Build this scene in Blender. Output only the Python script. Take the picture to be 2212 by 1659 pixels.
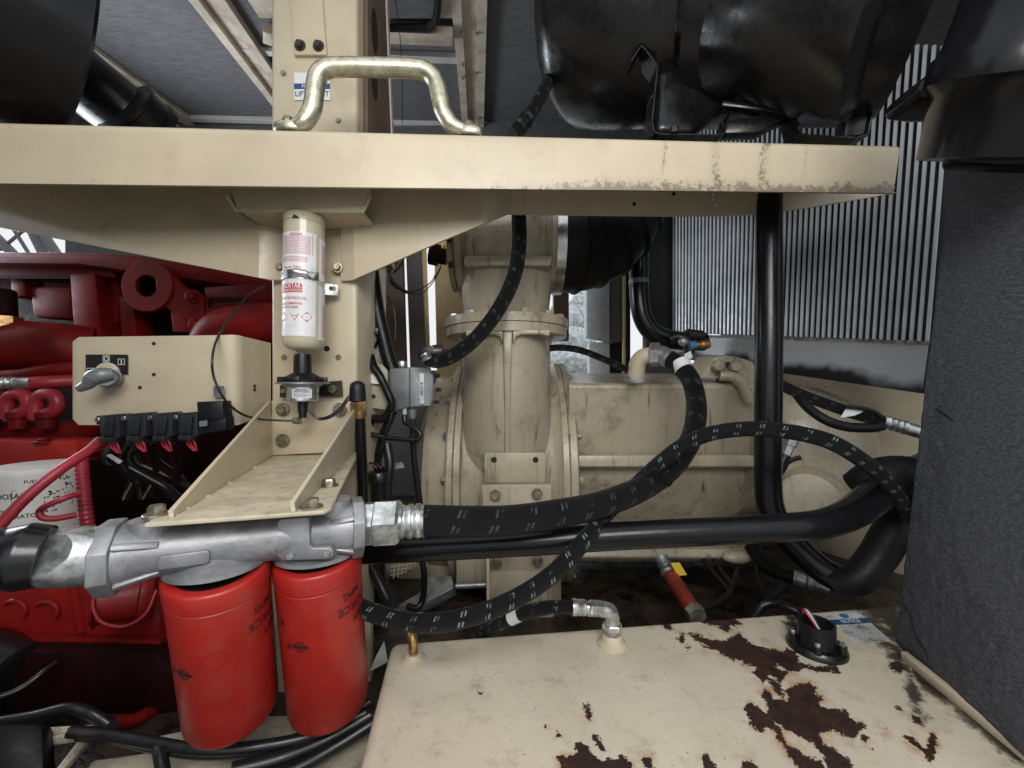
import bpy, bmesh, math, random
import numpy as np
from mathutils import Vector, Matrix, noise
random.seed(7)
for o in list(bpy.data.objects):
    bpy.data.objects.remove(o)
SC = bpy.context.scene
COL = SC.collection
# ------------------------------------------------------------------ camera
F = 900.0            # focal length in units of the 2212-wide picture
CX, CY = 1106.0, 829.5
cam = bpy.data.cameras.new("camera")
cam.sensor_width = 36.0
cam.lens = 36.0 * F / 2212.0
cam.clip_start = 0.02
cam.clip_end = 200.0
cam_ob = bpy.data.objects.new("camera", cam)
COL.objects.link(cam_ob)
cam_ob.rotation_euler = (math.radians(90), 0, 0)
SC.camera = cam_ob
# ------------------------------------------------------------------ world: even overcast daylight
W = bpy.data.worlds.new("World")
SC.world = W
W.use_nodes = True
bg = W.node_tree.nodes["Background"]
bg.inputs[0].default_value = (0.93, 0.965, 1.0, 1)
bg.inputs[1].default_value = 0.86
def area(name, loc, target, size, energy, col):
    l = bpy.data.lights.new(name, 'AREA')
    l.shape = 'RECTANGLE'
    l.size, l.size_y = size
    l.energy = energy
    l.color = col
    o = bpy.data.objects.new(name, l)
    COL.objects.link(o)
    o.location = loc
    d = Vector(target) - Vector(loc)
    o.rotation_euler = d.to_track_quat('-Z', 'Y').to_euler()
    return o
area("door_daylight", (0.08, -0.50, 0.66), (0.05, 0.85, -0.15), (0.85, 0.5), 14, (1.0, 0.985, 0.96))
area("far_side_daylight", (-1.72, 1.50, 0.44), (0.8, 1.25, 0.55), (1.2, 0.46), 26, (0.86, 0.93, 1.0))
SC.view_settings.view_transform = 'Standard'
SC.view_settings.look = 'None'
SC.view_settings.exposure = 0.12
SC.view_settings.gamma = 1.0
SC.view_settings.use_curve_mapping = False
SC.cycles.use_denoising = True
SC.cycles.max_bounces = 8
SC.cycles.diffuse_bounces = 4
SC.cycles.glossy_bounces = 4
SC.cycles.caustics_reflective = False
SC.cycles.caustics_refractive = False
# ------------------------------------------------------------------ helpers
def P(x, y, Y):
    return Vector(((x - CX) / F * Y, Y, (CY - y) / F * Y))
def PZ(x, y, Z):
    return P(x, y, Z * F / (CY - y))
def rad(px, Y):
    return px / F * Y
UP = Vector((0, 0, 1))
WORLD = {}
class G:
    def __init__(s):
        s.v = []; s.f = []; s.uv = []
    def add(s, verts, faces, uv=None):
        n = len(s.v)
        s.v += [Vector(a) for a in verts]
        for i, f in enumerate(faces):
            s.f.append([n + k for k in f])
            s.uv.append(uv[i] if uv else [(0, 0)] * len(f))
        return s
    def slab(s, pts, t, n=None):
        """closed prism: pts is the front outline, t the thickness along n (default away from the camera)"""
        pts = [Vector(p) for p in pts]
        if n is None:
            n = Vector((0, 0, 0))
            for i in range(len(pts)):
                a, b = pts[i], pts[(i + 1) % len(pts)]
                n += a.cross(b)
            n.normalize()
            c = sum(pts, Vector()) / len(pts)
            if n.dot(c) < 0: n = -n
        n = Vector(n).normalized() * t
        k = len(pts)
        back = [p + n for p in pts]
        nn = Vector((0, 0, 0))
        for i in range(k):
            nn += pts[i].cross(pts[(i + 1) % k])
        fr = list(range(k)); bk = list(range(2 * k - 1, k - 1, -1))
        sides = [[i, i + k, (i + 1) % k + k, (i + 1) % k] for i in range(k)]
        if nn.dot(n) > 0:
            fr.reverse(); bk.reverse(); sides = [q[::-1] for q in sides]
        return s.add(pts + back, [fr, bk] + sides)
    def box(s, c, size, rot=None):
        c = Vector(c); x, y, z = [k / 2 for k in size]
        m = rot or Matrix.Identity(3)
        v = [c + m @ Vector((a * x, b * y, d * z)) for d in (-1, 1) for b in (-1, 1) for a in (-1, 1)]
        return s.add(v, [[0, 2, 3, 1], [4, 5, 7, 6], [0, 1, 5, 4], [2, 6, 7, 3], [0, 4, 6, 2], [1, 3, 7, 5]])
    def lathe(s, A, B, prof, seg=32, caps=True, phase=0.0, a0=None, a1=None, ref=None):
        """prof = [(s, r)] with s the fraction along A->B"""
        A = Vector(A); B = Vector(B); ax = (B - A); L = ax.length; ax.normalize()
        if ref is not None:
            e = Vector(ref); e = (e - ax * e.dot(ax)).normalized()
        else:
            e = ax.orthogonal().normalized()
        g = ax.cross(e)
        full = a0 is None
        if full: a0, a1 = 0, 2 * math.pi
        cols = seg if full else seg + 1
        vs = []
        for t, r in prof:
            for j in range(cols):
                a = phase + a0 + (a1 - a0) * j / seg
                vs.append(A + ax * (t * L) + (e * math.cos(a) + g * math.sin(a)) * r)
        fs = []; uv = []
        for i in range(len(prof) - 1):
            for j in range(seg):
                k = (j + 1) % cols
                fs.append([i * cols + j, i * cols + k, (i + 1) * cols + k, (i + 1) * cols + j])
                r = max(prof[i][1], prof[i + 1][1])
                va, vb = (a0 + (a1 - a0) * j / seg) * r, (a0 + (a1 - a0) * (j + 1) / seg) * r
                ua, ub = prof[i][0] * L, prof[i + 1][0] * L
                uv.append([(ua, va), (ua, vb), (ub, vb), (ub, va)])
        if caps and full:
            if prof[0][1] > 1e-6:
                fs.append([j for j in range(cols)][::-1]); uv.append([(0, 0)] * cols)
            if prof[-1][1] > 1e-6:
                b = (len(prof) - 1) * cols
                fs.append([b + j for j in range(cols)]); uv.append([(0, 0)] * cols)
        return s.add(vs, fs, uv)
    def tube(s, path, r, seg=14, res=10, ridge=None, smooth=True, caps=True):
        """swept round tube through path points; ridge=(pitch, depth) makes a corrugated loom"""
        pts = spline(path, res) if smooth and len(path) > 2 else [Vector(p) for p in path]
        rr = r
        if ridge:
            pitch, dep = ridge
            L = [0]
            for i in range(1, len(pts)): L.append(L[-1] + (pts[i] - pts[i - 1]).length)
            n = max(4, int(L[-1] / (pitch / 4)))
            xs = np.linspace(0, L[-1], n)
            arr = np.array([p[:] for p in pts])
            pts = [Vector(q) for q in np.stack([np.interp(xs, L, arr[:, k]) for k in range(3)], 1)]
            rr = [r - (dep if (i % 4) in (2, 3) else 0) for i in range(n)]
        elif isinstance(r, (list, tuple)):
            ts = np.linspace(0, 1, len(r)); rr = list(np.interp(np.linspace(0, 1, len(pts)), ts, r))
        else:
            rr = [r] * len(pts)
        n = len(pts)
        tan = []
        for i in range(n):
            d = pts[min(i + 1, n - 1)] - pts[max(i - 1, 0)]
            tan.append(d.normalized())
        e = tan[0].orthogonal().normalized()
        vs = []; fs = []; uv = []; L = 0; Ls = []
        for i in range(n):
            e = (e - tan[i] * e.dot(tan[i])).normalized()
            g = tan[i].cross(e)
            if i: L += (pts[i] - pts[i - 1]).length
            Ls.append(L)
            for j in range(seg):
                a = 2 * math.pi * j / seg
                vs.append(pts[i] + (e * math.cos(a) + g * math.sin(a)) * rr[i])
        R0 = max(rr)
        for i in range(n - 1):
            for j in range(seg):
                k = (j + 1) % seg
                fs.append([i * seg + j, i * seg + k, (i + 1) * seg + k, (i + 1) * seg + j])
                va, vb = j / seg, (j + 1) / seg
                uv.append([(Ls[i], va), (Ls[i], vb), (Ls[i + 1], vb), (Ls[i + 1], va)])
        if caps:
            fs.append(list(range(seg))[::-1]); uv.append([(0, 0)] * seg)
            fs.append([(n - 1) * seg + j for j in range(seg)]); uv.append([(0, 0)] * seg)
        return s.add(vs, fs, uv)
    def bolt(s, p, n, r, h=None, washer=True):
        p = Vector(p); n = Vector(n).normalized(); h = h or r * 0.9
        if washer:
            s.lathe(p - n * r * .2, p + n * r * .22, [(0, r * 1.5), (.75, r * 1.5), (1, r * 1.38)], 16)
        a = random.random()
        s.lathe(p, p + n * h, [(0, r), (.8, r), (1, r * .82)], 6, phase=a)
        return s
    def ball(s, c, r, seg=16, rings=8, sq=(1, 1, 1)):
        c = Vector(c)
        vs = [c + Vector((0, 0, r * sq[2]))]
        for i in range(1, rings):
            th = math.pi * i / rings
            for j in range(seg):
                a = 2 * math.pi * j / seg
                vs.append(c + Vector((r * sq[0] * math.sin(th) * math.cos(a), r * sq[1] * math.sin(th) * math.sin(a), r * sq[2] * math.cos(th))))
        vs.append(c - Vector((0, 0, r * sq[2])))
        fs = [[0, 1 + j, 1 + (j + 1) % seg] for j in range(seg)]
        for i in range(rings - 2):
            b = 1 + i * seg
            for j in range(seg):
                k = (j + 1) % seg
                fs.append([b + j, b + seg + j, b + seg + k, b + k])
        b = 1 + (rings - 2) * seg; e = len(vs) - 1
        fs += [[b + j, e, b + (j + 1) % seg] for j in range(seg)]
        return s.add(vs, fs)
    def build(s, name, mat, parent=None, label=None, cat=None, group=None, kind=None, bevel=0, bseg=2, ang=38, attr=None):
        me = bpy.data.meshes.new(name)
        mn = Vector((min(v.x for v in s.v), min(v.y for v in s.v), min(v.z for v in s.v)))
        mx = Vector((max(v.x for v in s.v), max(v.y for v in s.v), max(v.z for v in s.v)))
        org = Vector(((mn.x + mx.x) / 2, (mn.y + mx.y) / 2, mn.z))
        me.from_pydata([(v - org)[:] for v in s.v], [], s.f)
        lay = me.uv_layers.new(name="UVMap")
        flat = [c for u in s.uv for uvp in u for c in uvp]
        lay.data.foreach_set("uv", flat)
        if attr is not None:
            for an, av in attr.items():
                at = me.attributes.new(an, 'FLOAT', 'POINT')
                at.data.foreach_set("value", av)
        if bevel:
            bm = bmesh.new(); bm.from_mesh(me)
            bmesh.ops.remove_doubles(bm, verts=bm.verts, dist=1e-6)
            ed = [e for e in bm.edges if len(e.link_faces) == 2 and e.calc_face_angle(0) > 0.5]
            bmesh.ops.bevel(bm, geom=ed, offset=bevel, segments=bseg, profile=0.5, affect='EDGES', clamp_overlap=True)
            bm.to_mesh(me); bm.free()
        me.polygons.foreach_set("use_smooth", [True] * len(me.polygons))
        me.set_sharp_from_angle(angle=math.radians(ang))
        if mat is not None: me.materials.append(mat)
        o = bpy.data.objects.new(name, me)
        COL.objects.link(o)
        if parent is not None:
            o.parent = parent
            o.location = org - WORLD[parent.name]
        else:
            o.location = org
        WORLD[o.name] = org
        return tag(o, label, cat, group, kind)
def tag(o, label=None, cat=None, group=None, kind=None):
    if label: o['label'] = label
    if cat: o['category'] = cat
    if group: o['group'] = group
    if kind: o['kind'] = kind
    return o
def thing(name, loc, label, cat, group=None):
    o = bpy.data.objects.new(name, None)
    o.empty_display_size = 0.02
    COL.objects.link(o)
    o.location = loc
    WORLD[o.name] = Vector(loc)
    return tag(o, label, cat, group)
def struct(name, loc):
    o = thing(name, loc, None, None); o['kind'] = 'structure'
    return o
def spline(pts, res=10):
    p = [Vector(a) for a in pts]
    p = [p[0] * 2 - p[1]] + p + [p[-1] * 2 - p[-2]]
    out = []
    for i in range(1, len(p) - 2):
        a, b, c, d = p[i - 1], p[i], p[i + 1], p[i + 2]
        for k in range(res):
            t = k / res
            out.append(0.5 * ((2 * b) + (c - a) * t + (2 * a - 5 * b + 4 * c - d) * t * t + (3 * b - a - 3 * c + d) * t ** 3))
    out.append(p[-2])
    return out
def PP(*pts):
    return [P(*a) for a in pts]
_tc = {}
def text2d(st, size, spacing=1.0):
    """flat letters of the built-in font as (verts, faces), centred"""
    key = (st, spacing)
    if key not in _tc:
        c = bpy.data.curves.new("t", 'FONT'); c.body = st; c.size = 1.0
        c.align_x = 'CENTER'; c.align_y = 'CENTER'; c.resolution_u = 3; c.space_character = spacing
        c.offset = 0.012
        o = bpy.data.objects.new("t", c); COL.objects.link(o)
        me = o.to_mesh()
        _tc[key] = ([v.co.copy() for v in me.vertices], [list(q.vertices) for q in me.polygons])
        o.to_mesh_clear()
        bpy.data.objects.remove(o); bpy.data.curves.remove(c)
    v, f = _tc[key]
    return [Vector((a.x * size, a.y * size)) for a in v], f
def rect2d(x0, y0, x1, y1):
    return [Vector((x0, y0)), Vector((x1, y0)), Vector((x1, y1)), Vector((x0, y1))], [[0, 1, 2, 3]]
def poly2d(pts):
    return [Vector(p) for p in pts], [list(range(len(pts)))]
def ring2d(x, y, r0, r1, n=24):
    v = []; 
    for j in range(n):
        a = 2 * math.pi * j / n
        v += [Vector((x + r0 * math.cos(a), y + r0 * math.sin(a))), Vector((x + r1 * math.cos(a), y + r1 * math.sin(a)))]
    return v, [[2 * j, 2 * j + 1, (2 * j + 3) % (2 * n), (2 * j + 2) % (2 * n)] for j in range(n)]
def frame2d(x0, y0, x1, y1, t):
    o = [rect2d(x0, y0, x1, y0 + t), rect2d(x0, y1 - t, x1, y1), rect2d(x0, y0 + t, x0 + t, y1 - t), rect2d(x1 - t, y0 + t, x1, y1 - t)]
    return merge2d(o)
def merge2d(items):
    V = []; Fc = []
    for v, f in items:
        n = len(V); V += v; Fc += [[n + k for k in q] for q in f]
    return V, Fc
def move2d(item, dx, dy, ang=0, sx=1, sy=1):
    v, f = item; c, s_ = math.cos(ang), math.sin(ang)
    return [Vector((c * a.x * sx - s_ * a.y * sy + dx, s_ * a.x * sx + c * a.y * sy + dy)) for a in v], f
def lift(item, fn):
    g = G(); v, f = item
    g.add([fn(a.x, a.y) for a in v], f)
    # make the faces look toward the camera side
    for i, q in enumerate(g.f):
        a, b, c = g.v[q[0]], g.v[q[1]], g.v[q[2]]
        if (b - a).cross(c - a).dot(a) > 0: g.f[i] = q[::-1]
    return g
def on_plane(o, ex, ey, off=0.0):
    """mapper from flat (x, y) metres to a plane with origin o and unit axes ex, ey"""
    ex = Vector(ex).normalized(); ey = Vector(ey); ey = (ey - ex * ey.dot(ex)).normalized()
    n = ex.cross(ey)
    if n.dot(Vector(o)) > 0: n = -n
    o = Vector(o)
    return lambda x, y: o + ex * x + ey * y + n * off
def on_cyl(A, B, r, off=0.0004):
    """mapper onto a cylinder A(bottom)->B(top): x is arc length to the right of the line facing the camera, y is height from A"""
    A = Vector(A); B = Vector(B); ax = (B - A).normalized()
    m = (A + B) / 2
    f = -m; f = (f - ax * f.dot(ax)).normalized()
    rt = (-f).cross(ax).normalized()
    return lambda x, y: A + ax * y + (f * math.cos(x / r) + rt * math.sin(x / r)) * (r + off)
def dense(item, n):
    """cut a flat quad list into n columns so that it can bend"""
    V = []; Fc = []
    v, f = item
    for q in f:
        a, b, c, d = [v[k] for k in q]
        base = len(V)
        for i in range(n + 1):
            t = i / n
            V += [a.lerp(b, t), d.lerp(c, t)]
        for i in range(n):
            Fc.append([base + 2 * i, base + 2 * i + 2, base + 2 * i + 3, base + 2 * i + 1])
    return V, Fc
# ------------------------------------------------------------------ materials
def nodes(name):
    m = bpy.data.materials.new(name); m.use_nodes = True
    nt = m.node_tree
    b = nt.nodes["Principled BSDF"]
    return m, nt, b
def N(nt, typ, **kw):
    n = nt.nodes.new(typ)
    for k, v in kw.items():
        setattr(n, k, v)
    return n
def lnk(nt, a, b): nt.links.new(a, b)
def c4(c): return (c[0], c[1], c[2], 1)
def pos(nt, scale=(1, 1, 1)):
    g = N(nt, 'ShaderNodeNewGeometry')
    mp = N(nt, 'ShaderNodeMapping')
    mp.inputs['Scale'].default_value = scale
    lnk(nt, g.outputs['Position'], mp.inputs['Vector'])
    return mp.outputs[0]
def noi(nt, vec, scale, detail=4, rough=0.6):
    n = N(nt, 'ShaderNodeTexNoise')
    n.inputs['Scale'].default_value = scale; n.inputs['Detail'].default_value = detail; n.inputs['Roughness'].default_value = rough
    lnk(nt, vec, n.inputs['Vector'])
    return n.outputs['Fac']
def ramp(nt, fac, a, b, va=0.0, vb=1.0):
    r = N(nt, 'ShaderNodeMapRange'); r.interpolation_type = 'SMOOTHSTEP'
    r.inputs['From Min'].default_value = a; r.inputs['From Max'].default_value = b
    r.inputs['To Min'].default_value = va; r.inputs['To Max'].default_value = vb
    lnk(nt, fac, r.inputs['Value'])
    return r.outputs['Result']
def mix(nt, fac, a, b):
    m = N(nt, 'ShaderNodeMix', data_type='RGBA')
    if isinstance(fac, (int, float)): m.inputs[0].default_value = fac
    else: lnk(nt, fac, m.inputs[0])
    for k, v in ((6, a), (7, b)):
        if isinstance(v, tuple): m.inputs[k].default_value = c4(v)
        else: lnk(nt, v, m.inputs[k])
    return m.outputs[2]
def mth(nt, op, a, b=None, c=None):
    m = N(nt, 'ShaderNodeMath', operation=op)
    for k, v in enumerate((a, b, c)):
        if v is None: continue
        if isinstance(v, (int, float)): m.inputs[k].default_value = v
        else: lnk(nt, v, m.inputs[k])
    return m.outputs[0]
def bump(nt, b, h, strength, dist=0.001, prev=None):
    n = N(nt, 'ShaderNodeBump')
    n.inputs['Strength'].default_value = strength; n.inputs['Distance'].default_value = dist
    lnk(nt, h, n.inputs['Height'])
    if prev is not None: lnk(nt, prev, n.inputs['Normal'])
    lnk(nt, n.outputs[0], b.inputs['Normal'])
    return n.outputs[0]
def MAT(name, col, rough=0.5, metal=0.0, var=0.12, vscale=9, dirt=0.0, dirtcol=(0.05, 0.035, 0.02), dscale=35, dthr=0.56,
        dw=.22, speck=0.0, speckcol=(0.03, 0.02, 0.015), streak=0.0, bmp=0.0, bscale=600, bdist=0.0006, coat=0.0, rvar=0.1, spec=None):
    m, nt, b = nodes(name)
    p = pos(nt)
    dark = tuple(c * (1 - var * 1.6) for c in col); lite = tuple(min(1, c * (1 + var)) for c in col)
    c = mix(nt, ramp(nt, noi(nt, p, vscale, 5), .3, .7), dark, lite)
    rgh = None
    if dirt:
        d = mth(nt, 'MULTIPLY', ramp(nt, noi(nt, p, dscale, 8, .7), dthr, dthr + dw), dirt)
        c = mix(nt, d, c, dirtcol)
    if streak:
        sp = pos(nt, (55, 55, 3.2))
        d = mth(nt, 'MULTIPLY', ramp(nt, noi(nt, sp, 1.0, 5, .65), .54, .76), streak)
        c = mix(nt, d, c, dirtcol)
    if speck:
        d = mth(nt, 'MULTIPLY', ramp(nt, noi(nt, p, 160, 3, .6), .68, .72), ramp(nt, noi(nt, p, 11, 3), .42, .6))
        c = mix(nt, mth(nt, 'MULTIPLY', d, speck), c, speckcol)
    lnk(nt, c, b.inputs['Base Color'])
    b.inputs['Metallic'].default_value = metal
    lnk(nt, ramp(nt, noi(nt, p, 60, 5, .65), .25, .75, max(.03, rough - rvar), min(1, rough + rvar)), b.inputs['Roughness'])
    if coat:
        b.inputs['Coat Weight'].default_value = coat; b.inputs['Coat Roughness'].default_value = .15
    if spec is not None: b.inputs['Specular IOR Level'].default_value = spec
    if bmp:
        bump(nt, b, noi(nt, p, bscale, 3, .6), bmp, bdist)
    return m
CREAM = (0.555, 0.475, 0.340)
M = {}
M['cream'] = MAT('cream_paint', CREAM, .32, var=.06, vscale=6, dirt=.40, dirtcol=(.27, .215, .14), dscale=7, dthr=.45, dw=.35, speck=.7, streak=.16, bmp=.22, bscale=420, bdist=.0008, rvar=.07)
M['cream_beam'] = MAT('cream_beam_paint', CREAM, .33, var=.06, vscale=5, dirt=.25, dscale=14, dthr=.60, speck=.75, streak=.32, dirtcol=(.16, .11, .06), bmp=.25, bscale=420, bdist=.0008, rvar=.07)
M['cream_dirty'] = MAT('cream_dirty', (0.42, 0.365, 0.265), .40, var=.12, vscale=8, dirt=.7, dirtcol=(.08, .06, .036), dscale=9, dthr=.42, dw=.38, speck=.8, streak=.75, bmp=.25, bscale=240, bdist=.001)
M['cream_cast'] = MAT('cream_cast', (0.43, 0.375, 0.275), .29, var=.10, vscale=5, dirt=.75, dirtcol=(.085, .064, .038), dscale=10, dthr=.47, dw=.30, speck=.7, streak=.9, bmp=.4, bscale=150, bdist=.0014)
M['cream_plate'] = MAT('cream_plate_dusty', (0.55, 0.48, 0.35), .55, var=.12, vscale=20, dirt=.5, dirtcol=(.14, .11, .08), dscale=70, dthr=.5, speck=1, bmp=.2, bscale=300)
M['rail'] = MAT('rail_paint_grimy', (0.46, 0.41, 0.32), .55, var=.2, vscale=14, dirt=.85, dirtcol=(.035, .028, .02), dscale=16, dthr=.48, speck=.8, bmp=.4, bscale=120, bdist=.002)
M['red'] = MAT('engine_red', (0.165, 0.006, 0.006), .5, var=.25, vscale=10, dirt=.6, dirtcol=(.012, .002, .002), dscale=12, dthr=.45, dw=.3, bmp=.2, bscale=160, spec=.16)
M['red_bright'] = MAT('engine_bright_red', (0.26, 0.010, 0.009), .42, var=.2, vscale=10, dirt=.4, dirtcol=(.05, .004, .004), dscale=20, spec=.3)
M['red_dark'] = MAT('engine_red_shaded', (0.014, 0.0015, 0.002), .6, var=.3, vscale=8, dirt=.5, dirtcol=(.004, .002, .002), dscale=14, bmp=.3, bscale=120, spec=.12)  # engine red darkened in the colour, standing in for shade deep down
M['filter_red'] = MAT('filter_red', (0.35, 0.017, 0.012), .34, var=.14, vscale=7, dirt=.35, dirtcol=(.30, .07, .055), dscale=13, dthr=.5, speck=.6, bmp=.16, bscale=500, rvar=.08)
M['rubber'] = MAT('black_rubber', (0.007, 0.007, 0.008), .50, var=.3, bmp=.15, bscale=500, spec=.2)
M['pipe'] = MAT('black_pipe', (0.006, 0.006, 0.0075), .24, var=.2, dirt=.05, dirtcol=(.04, .036, .032), dscale=9, bmp=.1, bscale=200, rvar=.06, spec=.33)
M['gloss_black'] = MAT('gloss_black', (0.008, 0.008, 0.009), .27, var=.3, dirt=.10, dirtcol=(.10, .095, .09), dscale=30, bmp=.06, bscale=40, bdist=.002, rvar=.09)
M['plastic'] = MAT('black_plastic', (0.009, 0.009, 0.011), .38, var=.2, bmp=.1, bscale=700, spec=.35)
M['loom'] = MAT('loom_plastic', (0.008, 0.008, 0.009), .30, var=.2)
M['wire'] = MAT('wire_black', (0.010, 0.010, 0.011), .35, var=.2)
M['wire_red'] = MAT('wire_red', (0.62, 0.06, 0.08), .4, var=.2)
M['red_hose'] = MAT('red_hose', (0.33, 0.022, 0.035), .45, var=.2, bmp=.2, bscale=300)
M['alu'] = MAT('cast_aluminium', (0.31, 0.31, 0.325), .48, metal=.55, var=.16, vscale=30, dirt=.35, dirtcol=(.12, .115, .11), dscale=50, speck=.5, bmp=.30, bscale=260, bdist=.0009)
M['zinc'] = MAT('zinc_plate', (0.66, 0.68, 0.68), .30, metal=.9, var=.18, vscale=60, dirt=.55, dirtcol=(.22, .21, .19), dscale=130, dthr=.5, bmp=.2, bscale=200)
M['zinc_dull'] = MAT('zinc_dull', (0.40, 0.41, 0.42), .42, metal=.8, var=.2, vscale=40, dirt=.5, dirtcol=(.12, .11, .10), dscale=60, dthr=.5)
M['steel'] = MAT('stainless_band', (0.62, 0.62, 0.63), .28, metal=1, var=.12, vscale=40)
M['yellow_zinc'] = MAT('yellow_zinc', (0.60, 0.57, 0.43), .34, metal=.85, var=.16, vscale=90, dirt=.6, dirtcol=(.22, .16, .08), dscale=55, dthr=.56, bmp=.35, bscale=330, bdist=.0008)
M['bolt'] = MAT('bolt_bronze', (0.35, 0.31, 0.23), .33, metal=.8, var=.25, vscale=120, dirt=.5, dirtcol=(.06, .045, .03), dscale=90, dthr=.5)
M['brass'] = MAT('brass', (0.42, 0.25, 0.10), .36, metal=.85, var=.2, vscale=80, dirt=.4, dirtcol=(.10, .06, .03), dscale=80)
M['hole'] = MAT('dark_hole', (0.006, 0.006, 0.006), .8, var=0)
M['white_label'] = MAT('white_label', (0.72, 0.72, 0.73), .35, var=.06, vscale=30, dirt=.15, dirtcol=(.4, .38, .35), dscale=60)
M['white_paint'] = MAT('white_paint', (0.70, 0.69, 0.66), .4, var=.08, dirt=.4, dirtcol=(.3, .28, .24), dscale=25)
M['print_red'] = MAT('print_red', (0.50, 0.02, 0.035), .45, var=0)
M['print_pink'] = MAT('print_faint_red', (0.55, 0.17, 0.19), .45, var=0)
M['print_blue'] = MAT('print_blue', (0.02, 0.06, 0.22), .4, var=0)
M['print_cyan'] = MAT('print_light_blue', (0.02, 0.16, 0.36), .4, var=0)
M['print_black'] = MAT('print_black', (0.015, 0.015, 0.018), .45, var=0)
M['print_white'] = MAT('print_white', (0.75, 0.75, 0.75), .45, var=0)
M['print_grey'] = MAT('print_grey', (0.25, 0.25, 0.26), .5, var=0)
M['blackplate'] = MAT('switch_plate', (0.012, 0.013, 0.014), .45, var=.1)
M['relay'] = MAT('relay_plastic', (0.020, 0.021, 0.025), .32, var=.1)
M['can'] = MAT('can_cream', (0.53, 0.49, 0.355), .16, var=.04, vscale=14, speck=.25, rvar=.05)
M['grey_box'] = MAT('grey_box', (0.19, 0.20, 0.205), .38, metal=.25, var=.15, vscale=20, dirt=.4, dirtcol=(.07, .065, .06), dscale=40, bmp=.15, bscale=300)
M['dark_metal'] = MAT('dark_metal', (0.06, 0.055, 0.05), .35, metal=.6, var=.3, dirt=.4, dirtcol=(.02, .015, .01))
M['brown_panel'] = MAT('brown_panel', (0.13, 0.085, 0.058), .6, var=.15, vscale=8, dirt=.3, dirtcol=(.06, .04, .025), dscale=10)
M['grey_strip'] = MAT('grey_strip', (0.11, 0.105, 0.11), .6, var=.06)
M['yellow_frame'] = MAT('yellow_frame', (0.50, 0.38, 0.19), .5, var=.12, vscale=8, dirt=.8, dirtcol=(.08, .055, .03), dscale=60, dthr=.55, speck=1)
M['yellow'] = MAT('yellow_label', (0.75, 0.52, 0.02), .4, var=.05)
M['yellow_cab'] = MAT('pale_box', (0.66, 0.70, 0.71), .5, var=.08, vscale=30, bmp=.3, bscale=160)
M['wrap'] = MAT('plastic_wrap', (0.70, 0.76, 0.82), .2, var=.3, vscale=20, bmp=.9, bscale=28, bdist=.02)
M['blue_post'] = MAT('blue_post', (0.03, 0.17, 0.35), .5, var=.1)
M['red_rod'] = MAT('red_tube', (0.33, 0.05, 0.03), .28, metal=.3, var=.2, dirt=.3, dirtcol=(.1, .02, .015), dscale=60)
M['rib'] = MAT('roof_rib', (0.56, 0.49, 0.40), .45, var=.08, vscale=12, dirt=.45, dirtcol=(.22, .13, .07), dscale=9, dthr=.45, speck=.8)
M['rib_white'] = MAT('roof_strip_white', (0.55, 0.53, 0.50), .45, var=.08, dirt=.3, dirtcol=(.3, .24, .18), dscale=14)
M['green_wire'] = MAT('green_wire', (0.01, 0.06, 0.035), .4, var=.2)
M['drop'] = MAT('water_drop', (0.75, 0.76, 0.78), .05, var=0)
def mat_hose(name, teal, pitch=0.030, r=0.0125, strength=1.0):
    m, nt, b = nodes(name)
    uvn = N(nt, 'ShaderNodeUVMap'); sep = N(nt, 'ShaderNodeSeparateXYZ'); lnk(nt, uvn.outputs[0], sep.inputs[0])
    u, v = sep.outputs[0], sep.outputs[1]
    # slanted dashes: two per pitch, three rows round the hose
    rows = mth(nt, 'FRACT', mth(nt, 'MULTIPLY', v, 6.0))
    us = mth(nt, 'ADD', u, mth(nt, 'MULTIPLY', mth(nt, 'SUBTRACT', rows, .5), pitch * .14))
    us = mth(nt, 'ADD', us, mth(nt, 'MULTIPLY', mth(nt, 'FLOOR', mth(nt, 'MULTIPLY', v, 6.0)), pitch * .16))
    fu = mth(nt, 'FRACT', mth(nt, 'DIVIDE', us, pitch))
    a = mth(nt, 'COMPARE', fu, .22, .034); a2 = mth(nt, 'COMPARE', fu, .36, .034)
    dash = mth(nt, 'MAXIMUM', a, a2)
    dash = mth(nt, 'MULTIPLY', dash, mth(nt, 'COMPARE', rows, .5, .27))
    p = pos(nt)
    wear = ramp(nt, noi(nt, p, 90, 4), .35, .6)
    dash = mth(nt, 'MULTIPLY', dash, mth(nt, 'MULTIPLY', wear, strength))
    # braid
    w1 = mth(nt, 'SINE', mth(nt, 'MULTIPLY', mth(nt, 'ADD', mth(nt, 'MULTIPLY', u, 1.0), mth(nt, 'MULTIPLY', v, 2 * math.pi * r)), 2100))
    w2 = mth(nt, 'SINE', mth(nt, 'MULTIPLY', mth(nt, 'SUBTRACT', mth(nt, 'MULTIPLY', u, 1.0), mth(nt, 'MULTIPLY', v, 2 * math.pi * r)), 2100))
    br = mth(nt, 'MULTIPLY', w1, w2)
    base = mix(nt, ramp(nt, noi(nt, p, 40, 5), .3, .7), (.0045, .0045, .0055), (.011, .011, .012))
    base = mix(nt, ramp(nt, br, -.6, .9), base, (.030, .030, .033))  # braid highlight put into the colour, lighter on the crests
    c = mix(nt, dash, base, teal)
    lnk(nt, c, b.inputs['Base Color'])
    b.inputs['Roughness'].default_value = .46
    b.inputs['Specular IOR Level'].default_value = .28
    bump(nt, b, br, 1.0, .0014)
    return m
M['hose'] = mat_hose('braided_hose', (.30, .46, .41), .034, .0125)
M['hose_big'] = mat_hose('braided_hose_large', (.12, .17, .175), .050, .0213, .8)
M['hose_far'] = mat_hose('braided_hose_small', (.18, .24, .23), .035, .016, .8)
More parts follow.
